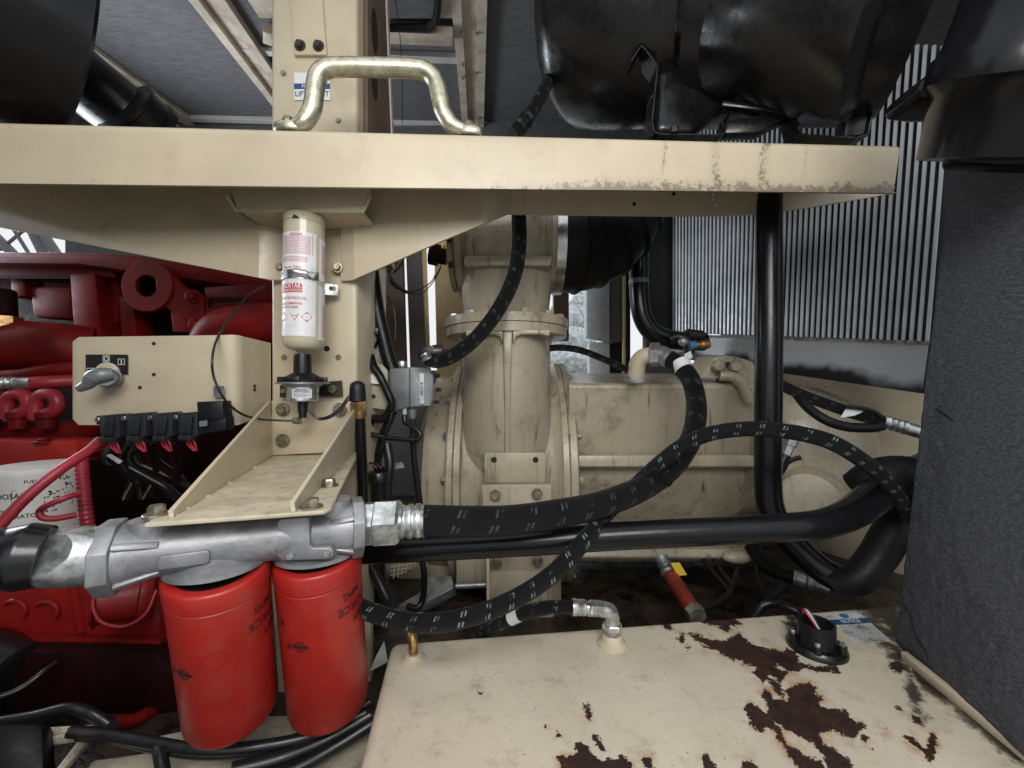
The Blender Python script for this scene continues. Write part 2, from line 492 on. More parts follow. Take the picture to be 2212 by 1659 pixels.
def mat_foam(name, col, scale, strength, stretch=(1, 1, 1), lo=.45, hi=1.5):
    m, nt, b = nodes(name)
    p = pos(nt, stretch)
    h = noi(nt, p, scale, 5, .7)
    c = mix(nt, ramp(nt, h, .35, .68), tuple(k * lo for k in col), tuple(k * hi for k in col))
    lnk(nt, c, b.inputs['Base Color'])
    b.inputs['Roughness'].default_value = .75
    b.inputs['Specular IOR Level'].default_value = .3
    bump(nt, b, h, strength, .003)
    return m
M['foam'] = mat_foam('foam_panel', (.086, .089, .104), 300, .9, (1, .40, 1.4), .6, 1.35)
M['foam_roof'] = mat_foam('roof_foam', (.125, .123, .130), 90, .30, (.25, 1, 1), .8, 1.2)
M['fin'] = MAT('fin_dark', (.026, .027, .030), .6, var=.3, vscale=200, bmp=.4, bscale=400)
M['bar'] = MAT('radiator_aluminium', (.66, .69, .73), .36, metal=.2, var=.10, vscale=14, dirt=.3, dirtcol=(.3, .3, .31), dscale=40)
def mat_tank():
    m, nt, b = nodes('tank_paint_rusted')
    p = pos(nt)
    at = N(nt, 'ShaderNodeAttribute', attribute_name='rust').outputs['Fac']
    ol = N(nt, 'ShaderNodeAttribute', attribute_name='oil').outputs['Fac']
    paint = mix(nt, ramp(nt, noi(nt, p, 7, 5), .3, .7), (.57, .505, .39), (.65, .58, .455))
    blot = mth(nt, 'MULTIPLY', ramp(nt, noi(nt, p, 24, 9, .78), .49, .72), .58)
    paint = mix(nt, blot, paint, (.28, .225, .16))
    sp = mth(nt, 'MULTIPLY', ramp(nt, noi(nt, p, 210, 3, .6), .66, .70), ramp(nt, noi(nt, p, 14, 3), .40, .60))
    paint = mix(nt, mth(nt, 'MULTIPLY', sp, .7), paint, (.06, .045, .03))
    e = mth(nt, 'ADD', mth(nt, 'ADD', at, .12), mth(nt, 'MULTIPLY', mth(nt, 'SUBTRACT', noi(nt, p, 70, 7, .70), .5), 3.6))
    e = mth(nt, 'ADD', e, mth(nt, 'MULTIPLY', mth(nt, 'SUBTRACT', noi(nt, p, 230, 4, .65), .5), 2.2))
    halo = mth(nt, 'MULTIPLY', ramp(nt, e, -2.6, .1), ramp(nt, noi(nt, p, 22, 5), .47, .70))
    paint = mix(nt, mth(nt, 'MULTIPLY', halo, .85), paint, (.42, .20, .06))
    oil = mth(nt, 'ADD', ol, mth(nt, 'MULTIPLY', mth(nt, 'SUBTRACT', noi(nt, p, 42, 8, .75), .5), 4.2))
    oilm = ramp(nt, oil, -.75, .25)
    paint = mix(nt, mth(nt, 'MULTIPLY', oilm, .93), paint, (.018, .014, .010))
    rustc = mix(nt, ramp(nt, noi(nt, p, 55, 6, .7), .32, .68), (.018, .009, .008), (.055, .019, .013))
    wh = ramp(nt, noi(nt, p, 420, 2, .5), .70, .73)
    rustc = mix(nt, mth(nt, 'MULTIPLY', wh, .5), rustc, (.40, .34, .26))
    msk = ramp(nt, e, -.06, .06)
    c = mix(nt, msk, paint, rustc)
    lnk(nt, c, b.inputs['Base Color'])
    lnk(nt, mth(nt, 'ADD', mth(nt, 'MULTIPLY', msk, .12), ramp(nt, noi(nt, p, 40, 4), .3, .7, .36, .5)), b.inputs['Roughness'])
    pe = ramp(nt, e, -.12, .10, 1.0, 0.0)
    n1 = bump(nt, b, noi(nt, p, 420, 3, .6), .18, .0008)
    hp_ = mth(nt, 'ADD', pe, mth(nt, 'MULTIPLY', mth(nt, 'MULTIPLY', msk, noi(nt, p, 190, 5, .7)), .7))
    bump(nt, b, hp_, 1.0, .0022, n1)
    return m
M['tank'] = mat_tank()
def mat_floor():
    m, nt, b = nodes('oily_floor')
    p = pos(nt)
    n = noi(nt, p, 11, 8, .72)
    c = mix(nt, ramp(nt, n, .38, .66), (.005, .004, .0035), (.055, .038, .025))
    c = mix(nt, ramp(nt, noi(nt, p, 70, 6, .7), .66, .78), c, (.15, .12, .08))
    lnk(nt, c, b.inputs['Base Color'])
    lnk(nt, ramp(nt, noi(nt, p, 28, 5), .4, .62, .12, .6), b.inputs['Roughness'])
    bump(nt, b, noi(nt, p, 60, 7, .7), .5, .006)
    return m
M['floor'] = mat_floor()
def mat_overspray():
    m, nt, b = nodes('aluminium_oversprayed')
    p = pos(nt)
    at = N(nt, 'ShaderNodeAttribute', attribute_name='spray').outputs['Fac']
    e = mth(nt, 'ADD', at, mth(nt, 'MULTIPLY', mth(nt, 'SUBTRACT', noi(nt, p, 9, 6, .65), .5), 1.5))
    c = mix(nt, ramp(nt, e, .30, 1.0), (.42, .43, .455), (.015, .015, .018))
    c = mix(nt, mth(nt, 'MULTIPLY', ramp(nt, noi(nt, pos(nt, (60, 60, 5)), 1, 4), .6, .75), .25), c, (.12, .12, .13))
    lnk(nt, c, b.inputs['Base Color'])
    b.inputs['Metallic'].default_value = .3
    b.inputs['Roughness'].default_value = .42
    return m
M['spray'] = mat_overspray()

def mat_beam():
    m, nt, b = nodes('beam_paint_grimy')
    p = pos(nt)
    at = N(nt, 'ShaderNodeAttribute', attribute_name='grime').outputs['Fac']
    c = mix(nt, ramp(nt, noi(nt, p, 5, 5), .3, .7), tuple(k * .93 for k in CREAM), tuple(k * 1.05 for k in CREAM))
    soft = mth(nt, 'MULTIPLY', ramp(nt, noi(nt, p, 14, 8, .7), .50, .78), .22)
    c = mix(nt, soft, c, (.20, .15, .085))
    fine = noi(nt, p, 150, 5, .7)
    e = mth(nt, 'ADD', at, mth(nt, 'MULTIPLY', mth(nt, 'SUBTRACT', fine, .5), 1.7))
    e = mth(nt, 'ADD', e, mth(nt, 'MULTIPLY', mth(nt, 'SUBTRACT', noi(nt, p, 38, 4, .6), .5), 1.2))
    c = mix(nt, mth(nt, 'MULTIPLY', ramp(nt, e, .55, .85), .62), c, (.055, .038, .022))
    c = mix(nt, mth(nt, 'MULTIPLY', ramp(nt, at, .1, 1.0), .22), c, (.14, .10, .055))
    sp = mth(nt, 'MULTIPLY', ramp(nt, noi(nt, p, 170, 3, .6), .70, .73), ramp(nt, noi(nt, p, 9, 3), .45, .62))
    c = mix(nt, mth(nt, 'MULTIPLY', sp, .7), c, (.05, .035, .02))
    lnk(nt, c, b.inputs['Base Color'])
    lnk(nt, ramp(nt, noi(nt, p, 60, 5), .3, .7, .27, .40), b.inputs['Roughness'])
    bump(nt, b, noi(nt, p, 420, 3, .6), .28, .0008)
    return m
M['beam'] = mat_beam()
# ================================================================== SETTING
# floor of the skid
g = G(); zf = -0.56
g.add([(-1.6, .2, zf), (1.8, .2, zf), (1.8, 2.3, zf), (-1.6, 2.3, zf), (-1.6, .2, zf - .03), (1.8, .2, zf - .03), (1.8, 2.3, zf - .03), (-1.6, 2.3, zf - .03)],
      [[0, 1, 2, 3], [4, 7, 6, 5], [0, 4, 5, 1], [1, 5, 6, 2], [2, 6, 7, 3], [3, 7, 4, 0]])
g.build('floor', M['floor'], kind='structure')
# canopy roof, sloping down to the back, with its ribs
ROOF = struct('roof', (0, 1.8, 1.3))
def RZ(Y): return 1.014 + .177 * Y
def RX(x, y):      # picture point on the roof plane
    Y = 1.014 / ((CY - y) / F - .177); return P(x, y, Y)
g = G()
g.slab([Vector((-2.6, .62, RZ(.62))), Vector((2.2, .62, RZ(.62))), Vector((2.2, 2.24, RZ(2.24))), Vector((-2.6, 2.24, RZ(2.24)))], .03, UP)
g.build('foam_lining', M['foam_roof'], ROOF)
def rib(a, b, w, h, mat, name='rib', lip=True):
    """bent strip under the roof between two plane points"""
    a = Vector(a); b = Vector(b); d = (b - a).normalized(); n = Vector((0, -.174, .985)); s = d.cross(n).normalized()
    gg = G()
    def bar(off, w_, lo, hi):
        p = [a + s * (off - w_ / 2) - n * lo, a + s * (off + w_ / 2) - n * lo, b + s * (off + w_ / 2) - n * lo, b + s * (off - w_ / 2) - n * lo]
        gg.slab(p, lo - hi, n)
    if lip:
        bar(-w * .36, w * .28, h, .001); bar(w * .36, w * .28, h, .001); bar(0, w * .44, h * .35, .001)
    else:
        bar(0, w, h, .001)
    return gg.build(name, mat, ROOF, bevel=.001, bseg=1)
rib(RX(403, -80), RX(625, 232), .115, .03, M['rib'])
rib(RX(148, 68), RX(398, 247), .052, .02, M['rib'], lip=False)
rib(RX(1012, -60), RX(1022, 266), .115, .03, M['rib'])
rib(RX(385, 246), RX(425, 272), .05, .02, M['rib'], lip=False)
rib(RX(330, 249), RX(1145, 269), .045, .02, M['rib_white'], 'cross_strip', False)
rib(RX(528, 104), RX(600, 108), .035, .015, M['rib_white'], 'cross_strip', False)
rib(RX(795, 113), RX(1005, 120), .045, .02, M['rib_white'], 'cross_strip', False)
# roof hatch: cream pan with a dark rubber seal, a hinge bar across
g = G(); g.slab([RX(470, -120), RX(1000, -120), RX(985, 22), RX(560, 22)], .03, (0, 0, -1)); g.build('hatch_pan', M['rib'], ROOF, bevel=.006)
g = G()
g.tube([RX(600, -90) + Vector((0, 0, -.05)), RX(640, 5) + Vector((0, 0, -.05)), RX(700, 26) + Vector((0, 0, -.05)), RX(890, 28) + Vector((0, 0, -.05)), RX(935, 18) + Vector((0, 0, -.05)), RX(945, -20) + Vector((0, 0, -.05)), RX(945, -90) + Vector((0, 0, -.05))], .012, 8)
g.build('hatch_seal', M['rubber'], ROOF)
g = G(); g.slab([RX(560, -90) + Vector((0, 0, -.034)), RX(950, -90) + Vector((0, 0, -.034)), RX(938, 14) + Vector((0, 0, -.034)), RX(640, 14) + Vector((0, 0, -.034))], .006, (0, 0, -1)); g.build('hatch_foam', M['foam_roof'], ROOF)
for x0, x1 in ((568, 592), (812, 978)):
    g = G(); g.slab([RX(x0, 30) + Vector((0, 0, -.03)), RX(x1, 38) + Vector((0, 0, -.03)), RX(x1, 66) + Vector((0, 0, -.03)), RX(x0, 58) + Vector((0, 0, -.03))], .03, (0, 0, -1)); g.build('hinge_bar', M['rib'], ROOF, bevel=.003)
g = G()
for x, y in ((1000, 50), (1031, 52), (1000, 150), (1030, 140), (1018, 200), (1000, 120), (1036, 240), (842, 50), (900, 60)):
    p = RX(x, y) + Vector((0, 0, -.034)); g.lathe(p, p + Vector((0, .0, -.006)), [(0, .007), (1, .005)], 8)
g.build('rivet', M['bolt'], ROOF)
# back wall pieces, standing at Y = 2.2
WALL = struct('back_wall', (0, 2.2, -.5))
def wall(name, x0, y0, x1, y1, Y, mat, t=.02, x2=None, x3=None):
    x2 = x1 if x2 is None else x2; x3 = x0 if x3 is None else x3
    gg = G(); gg.slab(PP((x0, y0, Y), (x1, y0, Y), (x2, y1, Y), (x3, y1, Y)), t)
    return gg.build(name, mat, WALL, bevel=.002, bseg=1)
wall('upper_panel', -700, 262, 2400, 470, 2.24, M['foam_roof'])
wall('brown_panel', 776, 470, 868, 800, 1.50, M['brown_panel'], x2=878, x3=776)
wall('grey_strip', 874, 470, 906, 1000, 1.55, M['grey_strip'], x2=930, x3=893)
wall('yellow_column', 936, 470, 1006, 1010, 1.62, M['yellow_frame'], .06, x2=1006, x3=948)
wall('yellow_edge', 905, 470, 917, 820, 1.66, M['yellow_frame'], .02, x2=930, x3=917)
wall('lower_panel', 640, 800, 990, 1150, 2.1, M['foam_roof'])
wall('dark_column', 1196, 500, 1229, 735, 1.75, M['brown_panel'], .05)
wall('lower_panel', 1180, 930, 1700, 1300, 2.2, M['foam_roof'])
wall('right_panel', 1395, 400, 1480, 1000, 1.9, M['grey_strip'], .05)
wall('cabinet_side', 1318, 430, 1362, 1000, 1.98, M['hole'], .03)
wall('column_trim', 1346, 560, 1352, 1000, 1.9, M['yellow_frame'], .02)
wall('left_panel', 140, 400, 640, 1200, 2.2, M['foam_roof'])
wall('bulkhead', 1560, 640, 2300, 1300, 1.78, M['cream'])
wall('far_edge', 1229, 930, 1330, 1000, 2.1, M['cream_dirty'], .03)
g = G()
for x, y in ((792, 658), (843, 658), (856, 734), (858, 757), (800, 640)):
    pass
# ground seen through the gap, pale concrete
g = G(); g.add([(-30, -30, -.9), (30, -30, -.9), (30, 40, -.9), (-30, 40, -.9)], [[0, 1, 2, 3]])
g.build('ground', MAT('pale_concrete', (.42, .42, .40), .7, var=.1), kind='structure')
# canopy side panel beyond the left edge and a sill below the service door
g = G(); g.slab([(-1.8, .3, -.7), (-1.8, 2.2, -.7), (-1.8, 2.2, .2), (-1.8, .3, .2)], .04, (-1, 0, 0)); g.build('side_wall', M['foam_roof'], kind='structure')

g = G(); g.slab([(1.75, .3, -.7), (1.75, 2.2, -.7), (1.75, 2.2, 1.25), (1.75, .3, 1.05)], .04, (1, 0, 0)); g.build('side_wall', M['foam_roof'], kind='structure')
# unseen panel added at front left to block daylight from that side
g = G(); g.slab([(-1.8, .12, -.85), (-.62, .12, -.85), (-.62, .12, 1.0), (-1.8, .12, 1.0)], .04, (0, -1, 0)); g.build('shade_panel', M['foam_roof'], kind='structure')
# ================================================================== UPPER LEFT DUCT
D = thing('intake_duct', P(60, 250, .9), 'large black plastic duct in the upper left corner above the beam', 'duct')
g = G(); B = Vector((-1.03, .955, .77)); A = B - Vector((.50, .866, -.05)) * .7
g.lathe(A, B, [(0, .235), (.5, .235), (.97, .235), (.99, .237), (1.0, .232), (1.0, .10)], 64); g.build('duct_body', M['pipe'], D)
g = G(); g.tube(PP((110, 110, 1.2), (180, 175, 1.2), (262, 240, 1.25), (345, 312, 1.32)), .086, 28); g.build('duct_pipe', M['gloss_black'], D)
g = G(); A = P(268, 232, 1.2); B = P(330, 288, 1.27); g.lathe(A, B, [(0, .083), (0, .094), (.12, .094), (.18, .088), (.7, .088), (.75, .096), (1, .096)], 28); g.build('duct_cuff', M['plastic'], D)
g = G(); A = P(235, 180, 1.2); g.box(A, (.09, .03, .035), Matrix.Rotation(.6, 3, 'Y')); g.build('clamp_lug', M['plastic'], D, bevel=.008)
# ================================================================== SUPPORT POST
PO = thing('support_post', P(678, 1400, .9), 'tall cream steel post behind the handle and the spray can', 'post')
Yp = .87
g = G()
xl, xr = P(585, 0, Yp).x, P(771, 0, Yp).x
g.add([(xl, Yp, 1.15), (xr, Yp, 1.15), (xr, Yp, -.53), (xl, Yp, -.53), (xl, Yp + .2, 1.15), (xr, Yp + .2, 1.15), (xr, Yp + .2, -.53), (xl, Yp + .2, -.53)],
      [[0, 3, 2, 1], [0, 4, 7, 3], [1, 2, 6, 5]])
g.f = [q for q in g.f]
g.build('post_face', M['cream'], PO, bevel=.008, bseg=3)
g = G(); g.slab([Vector((xr + .006, Yp + .03, 1.15)), Vector((xr + .006, Yp + .135, 1.15)), Vector((xr + .006, Yp + .215, .62)), Vector((xr + .006, Yp + .215, .30)), Vector((xr + .006, Yp + .03, .30))], .006, (1, 0, 0))
g.build('side_web', M['brown_panel'], PO, bevel=.001)
g = G(); g.slab([Vector((xr + .013, Yp + .118, 1.15)), Vector((xr + .013, Yp + .135, 1.15)), Vector((xr + .013, Yp + .218, .62)), Vector((xr + .013, Yp + .218, .30)), Vector((xr + .013, Yp + .200, .30)), Vector((xr + .013, Yp + .200, .62))], .004, (1, 0, 0))
g.build('side_flange', M['rib'], PO, bevel=.001)
for z, zz in ((.80, .05), (.68, .035)):
    g = G()
    c = Vector((xr + .0125, Yp + .075, z))
    v, f = poly2d([(math.cos(a) * .022, math.sin(a) * zz) for a in np.linspace(0, 2 * math.pi, 20, endpoint=False)])
    g.add([c + Vector((0, a.x, a.y)) for a in v], f); g.build('lightening_hole', M['hole'], PO)
# strap bolted on the upper post
g = G(); g.slab(PP((622, -40, .862), (693, -40, .862), (705, 118, .862), (635, 118, .862)), .008); g.build('strap', M['cream'], PO, bevel=.002)
for x, y in ((648, 98), (688, 99)):
    g = G(); g.bolt(P(x, y, .861), (0, -1, 0), .0078, .009); g.build('bolt', M['dark_metal'], PO)
for x, y in ((612, 158), (730, 162), (731, 260)):
    g = G(); p = P(x, y, .869); g.lathe(p, p + Vector((0, -.003, 0)), [(0, .0055), (1, .0045)], 12); g.build('rivet', M['bolt'], PO)
for x, y in ((614, 772), (731, 772), (706, 753)):
    g = G(); p = P(x, y, .8695); g.lathe(p + Vector((0, .003, 0)), p + Vector((0, -.001, 0)), [(0, .006), (1, .006)], 14); g.build('bolt_hole', M['bolt'] if x < 700 else M['hole'] if x == 706 else M['bolt'], PO)
# LIFT POINT notice
s0 = P(674.5, 187, .8685); k = .86 / F
pl = lambda off: on_plane(s0, (1, 0, 0), (0, 0, 1), off)
g = lift(rect2d(-39 * k, -30 * k, 39 * k, 30 * k), pl(.0006)); st = g.build('notice_label', M['white_label'], PO)
g = lift(rect2d(-39 * k, -6 * k, 39 * k, 6 * k), pl(.0010)); g.build('blue_band', M['print_blue'], st)
g = lift(move2d(text2d('NOTICE', 11 * k), -2 * k, 0), pl(.0014)); g.build('lettering', M['print_white'], st)
g = lift(move2d(text2d('LIFT POINT', 16 * k, 1.0), 0, -17 * k, 0, .92, 1), pl(.0010)); g.build('lettering', M['print_black'], st)
# ================================================================== BEAM
At, Bt, Ab, Bb = P(0, 258, .66), P(1945, 310, .80), P(0, 396, .66), P(1938, 417, .80)
ext = -.22
A_t = At.lerp(Bt, ext); A_b = Ab.lerp(Bb, ext)
dirx = (Bt - At); dirx.z = 0; dirx.normalize()
dep = Vector((-dirx.y, dirx.x, 0))
BE = thing('cross_beam', Ab.lerp(Bb, .5), 'long cream steel cross beam spanning the picture above the filters', 'beam')
def beam_profile(tp, bt, D, thick=.005, r=.014):
    H = tp.z - bt.z
    out = [(0, (H - r) * i / 14) for i in range(14)]
    for i in range(7):
        a = math.pi / 2 * i / 6
        out.append((r - r * math.cos(a), H - r + r * math.sin(a)))
    out.append((D, H))
    inn = [(D, H - thick)]
    for i in range(7):
        a = math.pi / 2 * (6 - i) / 6
        inn.append((thick + (r - thick) - (r - thick) * math.cos(a), H - r + (r - thick) * math.sin(a)))
    inn += [(thick, (H - r) * (13 - i) / 14) for i in range(14)]
    base = Vector((tp.x, tp.y, bt.z))
    return [base + dep * d + UP * z for d, z in out + inn]
g = G(); n = 200
pa = beam_profile(A_t, A_b, .20); pb = beam_profile(Bt, Bb, .20)
# slanted end
pb = [p + Vector((-.013 * (1 - (p.z - Bb.z) / (Bt.z - Bb.z)), 0, 0)) for p in pb]
k_ = len(pa); vs = []
for i in range(n + 1): vs += [a.lerp(b, i / n) for a, b in zip(pa, pb)]
fs = []
for i in range(n):
    for j in range(k_):
        jn = (j + 1) % k_
        fs.append([i * k_ + j, i * k_ + jn, (i + 1) * k_ + jn, (i + 1) * k_ + j][::-1])
fs.append(list(range(k_))); fs.append([n * k_ + j for j in range(k_)][::-1])
g.add(vs, fs)
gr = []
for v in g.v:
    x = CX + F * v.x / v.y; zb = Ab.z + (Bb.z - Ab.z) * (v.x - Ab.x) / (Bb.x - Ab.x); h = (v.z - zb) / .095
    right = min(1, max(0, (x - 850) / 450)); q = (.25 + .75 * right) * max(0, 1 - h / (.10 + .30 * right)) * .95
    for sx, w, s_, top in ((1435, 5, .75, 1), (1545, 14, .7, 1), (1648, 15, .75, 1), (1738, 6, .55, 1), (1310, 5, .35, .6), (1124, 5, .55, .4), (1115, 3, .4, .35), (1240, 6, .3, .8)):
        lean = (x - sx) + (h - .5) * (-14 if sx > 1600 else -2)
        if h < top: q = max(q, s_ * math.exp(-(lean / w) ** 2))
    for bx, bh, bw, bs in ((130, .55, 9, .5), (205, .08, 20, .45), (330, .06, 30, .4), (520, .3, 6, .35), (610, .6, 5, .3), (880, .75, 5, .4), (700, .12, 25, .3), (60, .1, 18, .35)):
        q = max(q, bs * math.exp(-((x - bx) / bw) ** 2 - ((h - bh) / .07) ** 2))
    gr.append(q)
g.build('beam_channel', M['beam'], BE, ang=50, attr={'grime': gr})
g = G()
bl = [(900, 404, .87), (1100, 408, .885), (1300, 411, .90), (1560, 414, .925), (1760, 416, .945), (1937, 416, .965),
      (1850, 431, .955), (1760, 446, .945), (1690, 456, .937), (1620, 463, .930), (1560, 466, .925), (1440, 466, .915), (1100, 462, .885), (900, 459, .87)]
g.slab(PP(*bl), .006, dep); g.build('back_flange', M['cream_beam'], BE)
g = G(); g.slab([Bt + dep * .196 + UP * -.006, At.lerp(Bt, .4) + dep * .196 + UP * -.006, P(900, 380, .868), P(1937, 405, .967)], .004, dep); g.build('back_web', M['cream_beam'], BE)
for x, y, Y in ((1370, 441, .9055), (1455, 419, .913)):
    g = G(); p = P(x, y, Y); g.lathe(p, p - dep * .002, [(0, .004), (1, .004)], 10); g.build('bolt_hole', M['hole'], BE)
for x, y in ((1541, 430), (1547, 442), (1540, 421)):
    g = G(); g.ball(P(x, y, .918), .0024, 8, 6, (1, 1, 1.8)); g.build('water_droplet', M['drop'], BE)
# ================================================================== GUSSET BRACKET UNDER THE BEAM
GU = thing('beam_gusset', P(680, 605, .86), 'cream folded gusset plates joining the cross beam to the post', 'gusset')
Yg = .842
g = G(); g.slab(PP((-330, 350, Yg - .04), (560, 372, Yg), (560, 600, Yg), (-330, 427, Yg - .04)), .005); g.slab(PP((560, 372, Yg), (622, 380, Yg + .018), (622, 605, Yg + .018), (583, 605, Yg + .004), (560, 600, Yg)), .005)
g.build('gusset_plate', M['cream'], GU, bevel=.001, bseg=1, ang=60)
g = G(); g.slab(PP((736, 380, Yg + .018), (765, 380, Yg + .004), (765, 603, Yg + .004), (755, 606, Yg + .014), (736, 606, Yg + .018)), .005)
# right plate with its end rolled back
cols = [(765, 380, 603, Yg + .004), (850, 382, 566, Yg), (950, 384, 522, Yg), (1030, 386, 489, Yg), (1062, 386, 476, Yg + .008), (1090, 387, 464, Yg + .03), (1120, 388, 452, Yg + .06), (1200, 390, 424, Yg + .16)]
fr = []; 
for x, ya, yb, Y in cols: fr += [P(x, ya, Y), P(x, yb, Y)]
bk = [p + Vector((0.0015, .005, 0)) for p in fr]; m_ = len(fr); nn = len(cols)
fs = []
for i in range(nn - 1):
    a = 2 * i
    fs += [[a, a + 1, a + 3, a + 2], [m_ + a, m_ + a + 2, m_ + a + 3, m_ + a + 1], [a + 1, m_ + a + 1, m_ + a + 3, a + 3], [a, a + 2, m_ + a + 2, m_ + a]]
fs += [[0, m_, m_ + 1, 1], [m_ - 2, m_ - 1, 2 * m_ - 1, 2 * m_ - 2]]
g.add(fr + bk, fs); g.build('gusset_plate', M['cream'], GU, ang=60)
g = G(); a = [P(488, 380, .765), P(802, 382, .765), P(800, 424, .765), P(783, 459, .775), P(513, 458, .775), P(490, 422, .765)]
g.slab(a, .006)
g.slab([P(513, 458, .775), P(783, 459, .775), P(783, 459, .775) + Vector((0, .085, 0)), P(513, 458, .775) + Vector((0, .085, 0))], .005, UP)
g.build('hat_channel', M['cream'], GU, bevel=.0022)
for wl in ([(491, 424, .766), (502, 442, .771), (514, 458, .775)], [(799, 424, .766), (792, 442, .771), (782, 459, .775)]):
    g = G(); pw = spline(PP(*wl), 10); g.tube(pw, [.003 + .0012 * random.random() for _ in pw], 8, smooth=False); g.build('weld_bead', M['cream'], GU)
for x, y in ((606, 578), (729, 578)):
    g = G(); g.bolt(P(x, y, .857), (.15, -1, 0), .0075, .010); g.build('bolt', M['bolt'], GU)
# ================================================================== GRAB HANDLE
HA = thing('grab_handle', P(820, 284, .725), 'bent yellow zinc grab handle bolted on top of the beam', 'handle')
def hy(x): return .712 + (x - 620) / 394 * .028
hp = [(636, 273), (657, 264), (674, 236), (680, 197), (686, 166), (704, 149), (740, 145), (820, 146), (890, 148), (921, 155), (941, 177), (950, 210), (957, 240), (973, 267), (1000, 281)]
g = G(); g.tube([P(x, y, hy(x)) for x, y in hp], [.011, .0148] + [.0155] * 10 + [.0148, .011], 20, 8); g.build('handle_bar', M['yellow_zinc'], HA)
for x0, x1, y, bx in ((592, 652, 275, 622), (985, 1042, 285, 1014)):
    Y = hy(bx); a, b = P(x0, y, Y), P(x1, y, Y); m_ = a.lerp(b, .5)
    g = G(); g.lathe(m_ - UP * .007, m_ + UP * .006, [(0, .011), (.2, .0125), (.8, .0125), (1, .0115)], 20)
    g.v = [Vector((m_.x + (v.x - m_.x) * (b - a).length / .025, v.y, v.z)) for v in g.v]
    g.build('foot', M['yellow_zinc'], HA)
    g = G(); g.bolt(m_ + UP * .006, UP, .0082, .012); g.build('bolt', M['bolt'], HA)
# ================================================================== AIR CLEANER (upper right)
AC = thing('air_cleaner', P(1600, 290, .9), 'large shiny black air cleaner housing above the right half of the beam', 'air cleaner')
A = P(1215, 60, 1.12); B = P(1990, -70, .80)
L_ = (B - A).length
g = G(); g.lathe(A, B, [(0, .14), (0.01, .19), (.03, .215), (.08, .235), (.16, .242), (.40, .246), (.42, .238), (.46, .236), (.48, .25), (.95, .26), (1, .25)], 64, ref=(0, 0, 1)); g.build('housing', M['gloss_black'], AC)
g = G(); A2 = P(1560, 20, .93); B2 = P(1960, -20, .74); g.lathe(A2, B2, [(0, .15), (.02, .185), (.08, .20), (.9, .205), (.96, .20), (1, .17)], 56, ref=(0, 0, 1)); g.build('barrel', M['gloss_black'], AC)
for x0, x1, Y in ((1418, 1578, .87),):
    g = G(); pts = [(1363, 133), (1386, 97), (1396, 108), (1421, 142), (1415, 200), (1409, 262), (1413, 283), (1425, 289), (1556, 291), (1566, 287), (1580, 240)]
    p3 = [P(x, y, Y) for x, y in pts]
    gg = G()
    for i in range(len(p3) - 1):
        a, b = p3[i], p3[i + 1]; d = (b - a).normalized(); nrm = d.cross(Vector((0, 1, 0))).normalized() * .002
        gg.slab([a + nrm, b + nrm, b - nrm, a - nrm], .05, (0, 1, 0))
    gg.build('cradle', M['gloss_black'], AC, bevel=.001, bseg=1)
g = G(); g.slab(PP((1421, 148, .90), (1540, 100, .93), (1580, 190, .93), (1562, 240, .91), (1500, 284, .88), (1416, 284, .88)), .05); g.build('moulded_boss', M['gloss_black'], AC, bevel=.02, bseg=4)
g = G(); g.slab(PP((1560, 214, .88), (1700, 232, .86), (1700, 244, .86), (1560, 228, .88)), .03); g.build('strap_rail', M['gloss_black'], AC, bevel=.004)
g = G(); g.slab(PP((1560, 262, .89), (1720, 234, .87), (1724, 242, .87), (1640, 286, .88), (1560, 288, .89)), .03); g.build('support_foot', M['gloss_black'], AC, bevel=.003)
gg = G(); p3 = [P(x, y, .86) for x, y in ((1720, 236), (1724, 262), (1732, 288), (1745, 291), (1850, 297), (1876, 290), (1898, 180))]
for i in range(len(p3) - 1):
    a, b = p3[i], p3[i + 1]; d = (b - a).normalized(); nrm = d.cross(Vector((0, 1, 0))).normalized() * .002
    gg.slab([a + nrm, b + nrm, b - nrm, a - nrm], .05, (0, 1, 0))
gg.build('cradle', M['gloss_black'], AC, bevel=.001, bseg=1)
g = G(); g.slab(PP((1838, 190, .865), (1900, 170, .865), (1876, 290, .865), (1824, 296, .865)), .03); g.build('cradle_web', M['gloss_black'], AC, bevel=.006)
g = G(); p = P(1456, 288, .87); g.lathe(p, p + UP * .014, [(0, .010), (.8, .010), (1, .008)], 6); g.build('nut', M['dark_metal'], AC)
# near black outlet hose at the top right corner
OU = thing('outlet_hose', P(2150, 345, .52), 'out of focus black rubber outlet in the top right corner', 'hose')
g = G(); A = P(2330, -110, .46); B = P(2120, 345, .55)
g.lathe(A, B, [(0, .085), (.42, .085), (.46, .091), (.60, .091), (.66, .078), (1, .066), (1, .04)], 40); g.build('hose_body', M['pipe'], OU)
g = G(); g.slab(PP((2042, 130, .54), (2190, 100, .54), (2230, 200, .54), (2060, 205, .54), (1990, 205, .55), (1985, 180, .55)), .06); g.build('clamp_bracket', M['pipe'], OU, bevel=.012, bseg=3)
g = G(); g.slab(PP((2060, 210, .58), (2260, 190, .55), (2260, 350, .53), (2052, 346, .58)), .03); g.build('hose_tail', M['pipe'], OU, bevel=.008, bseg=3)
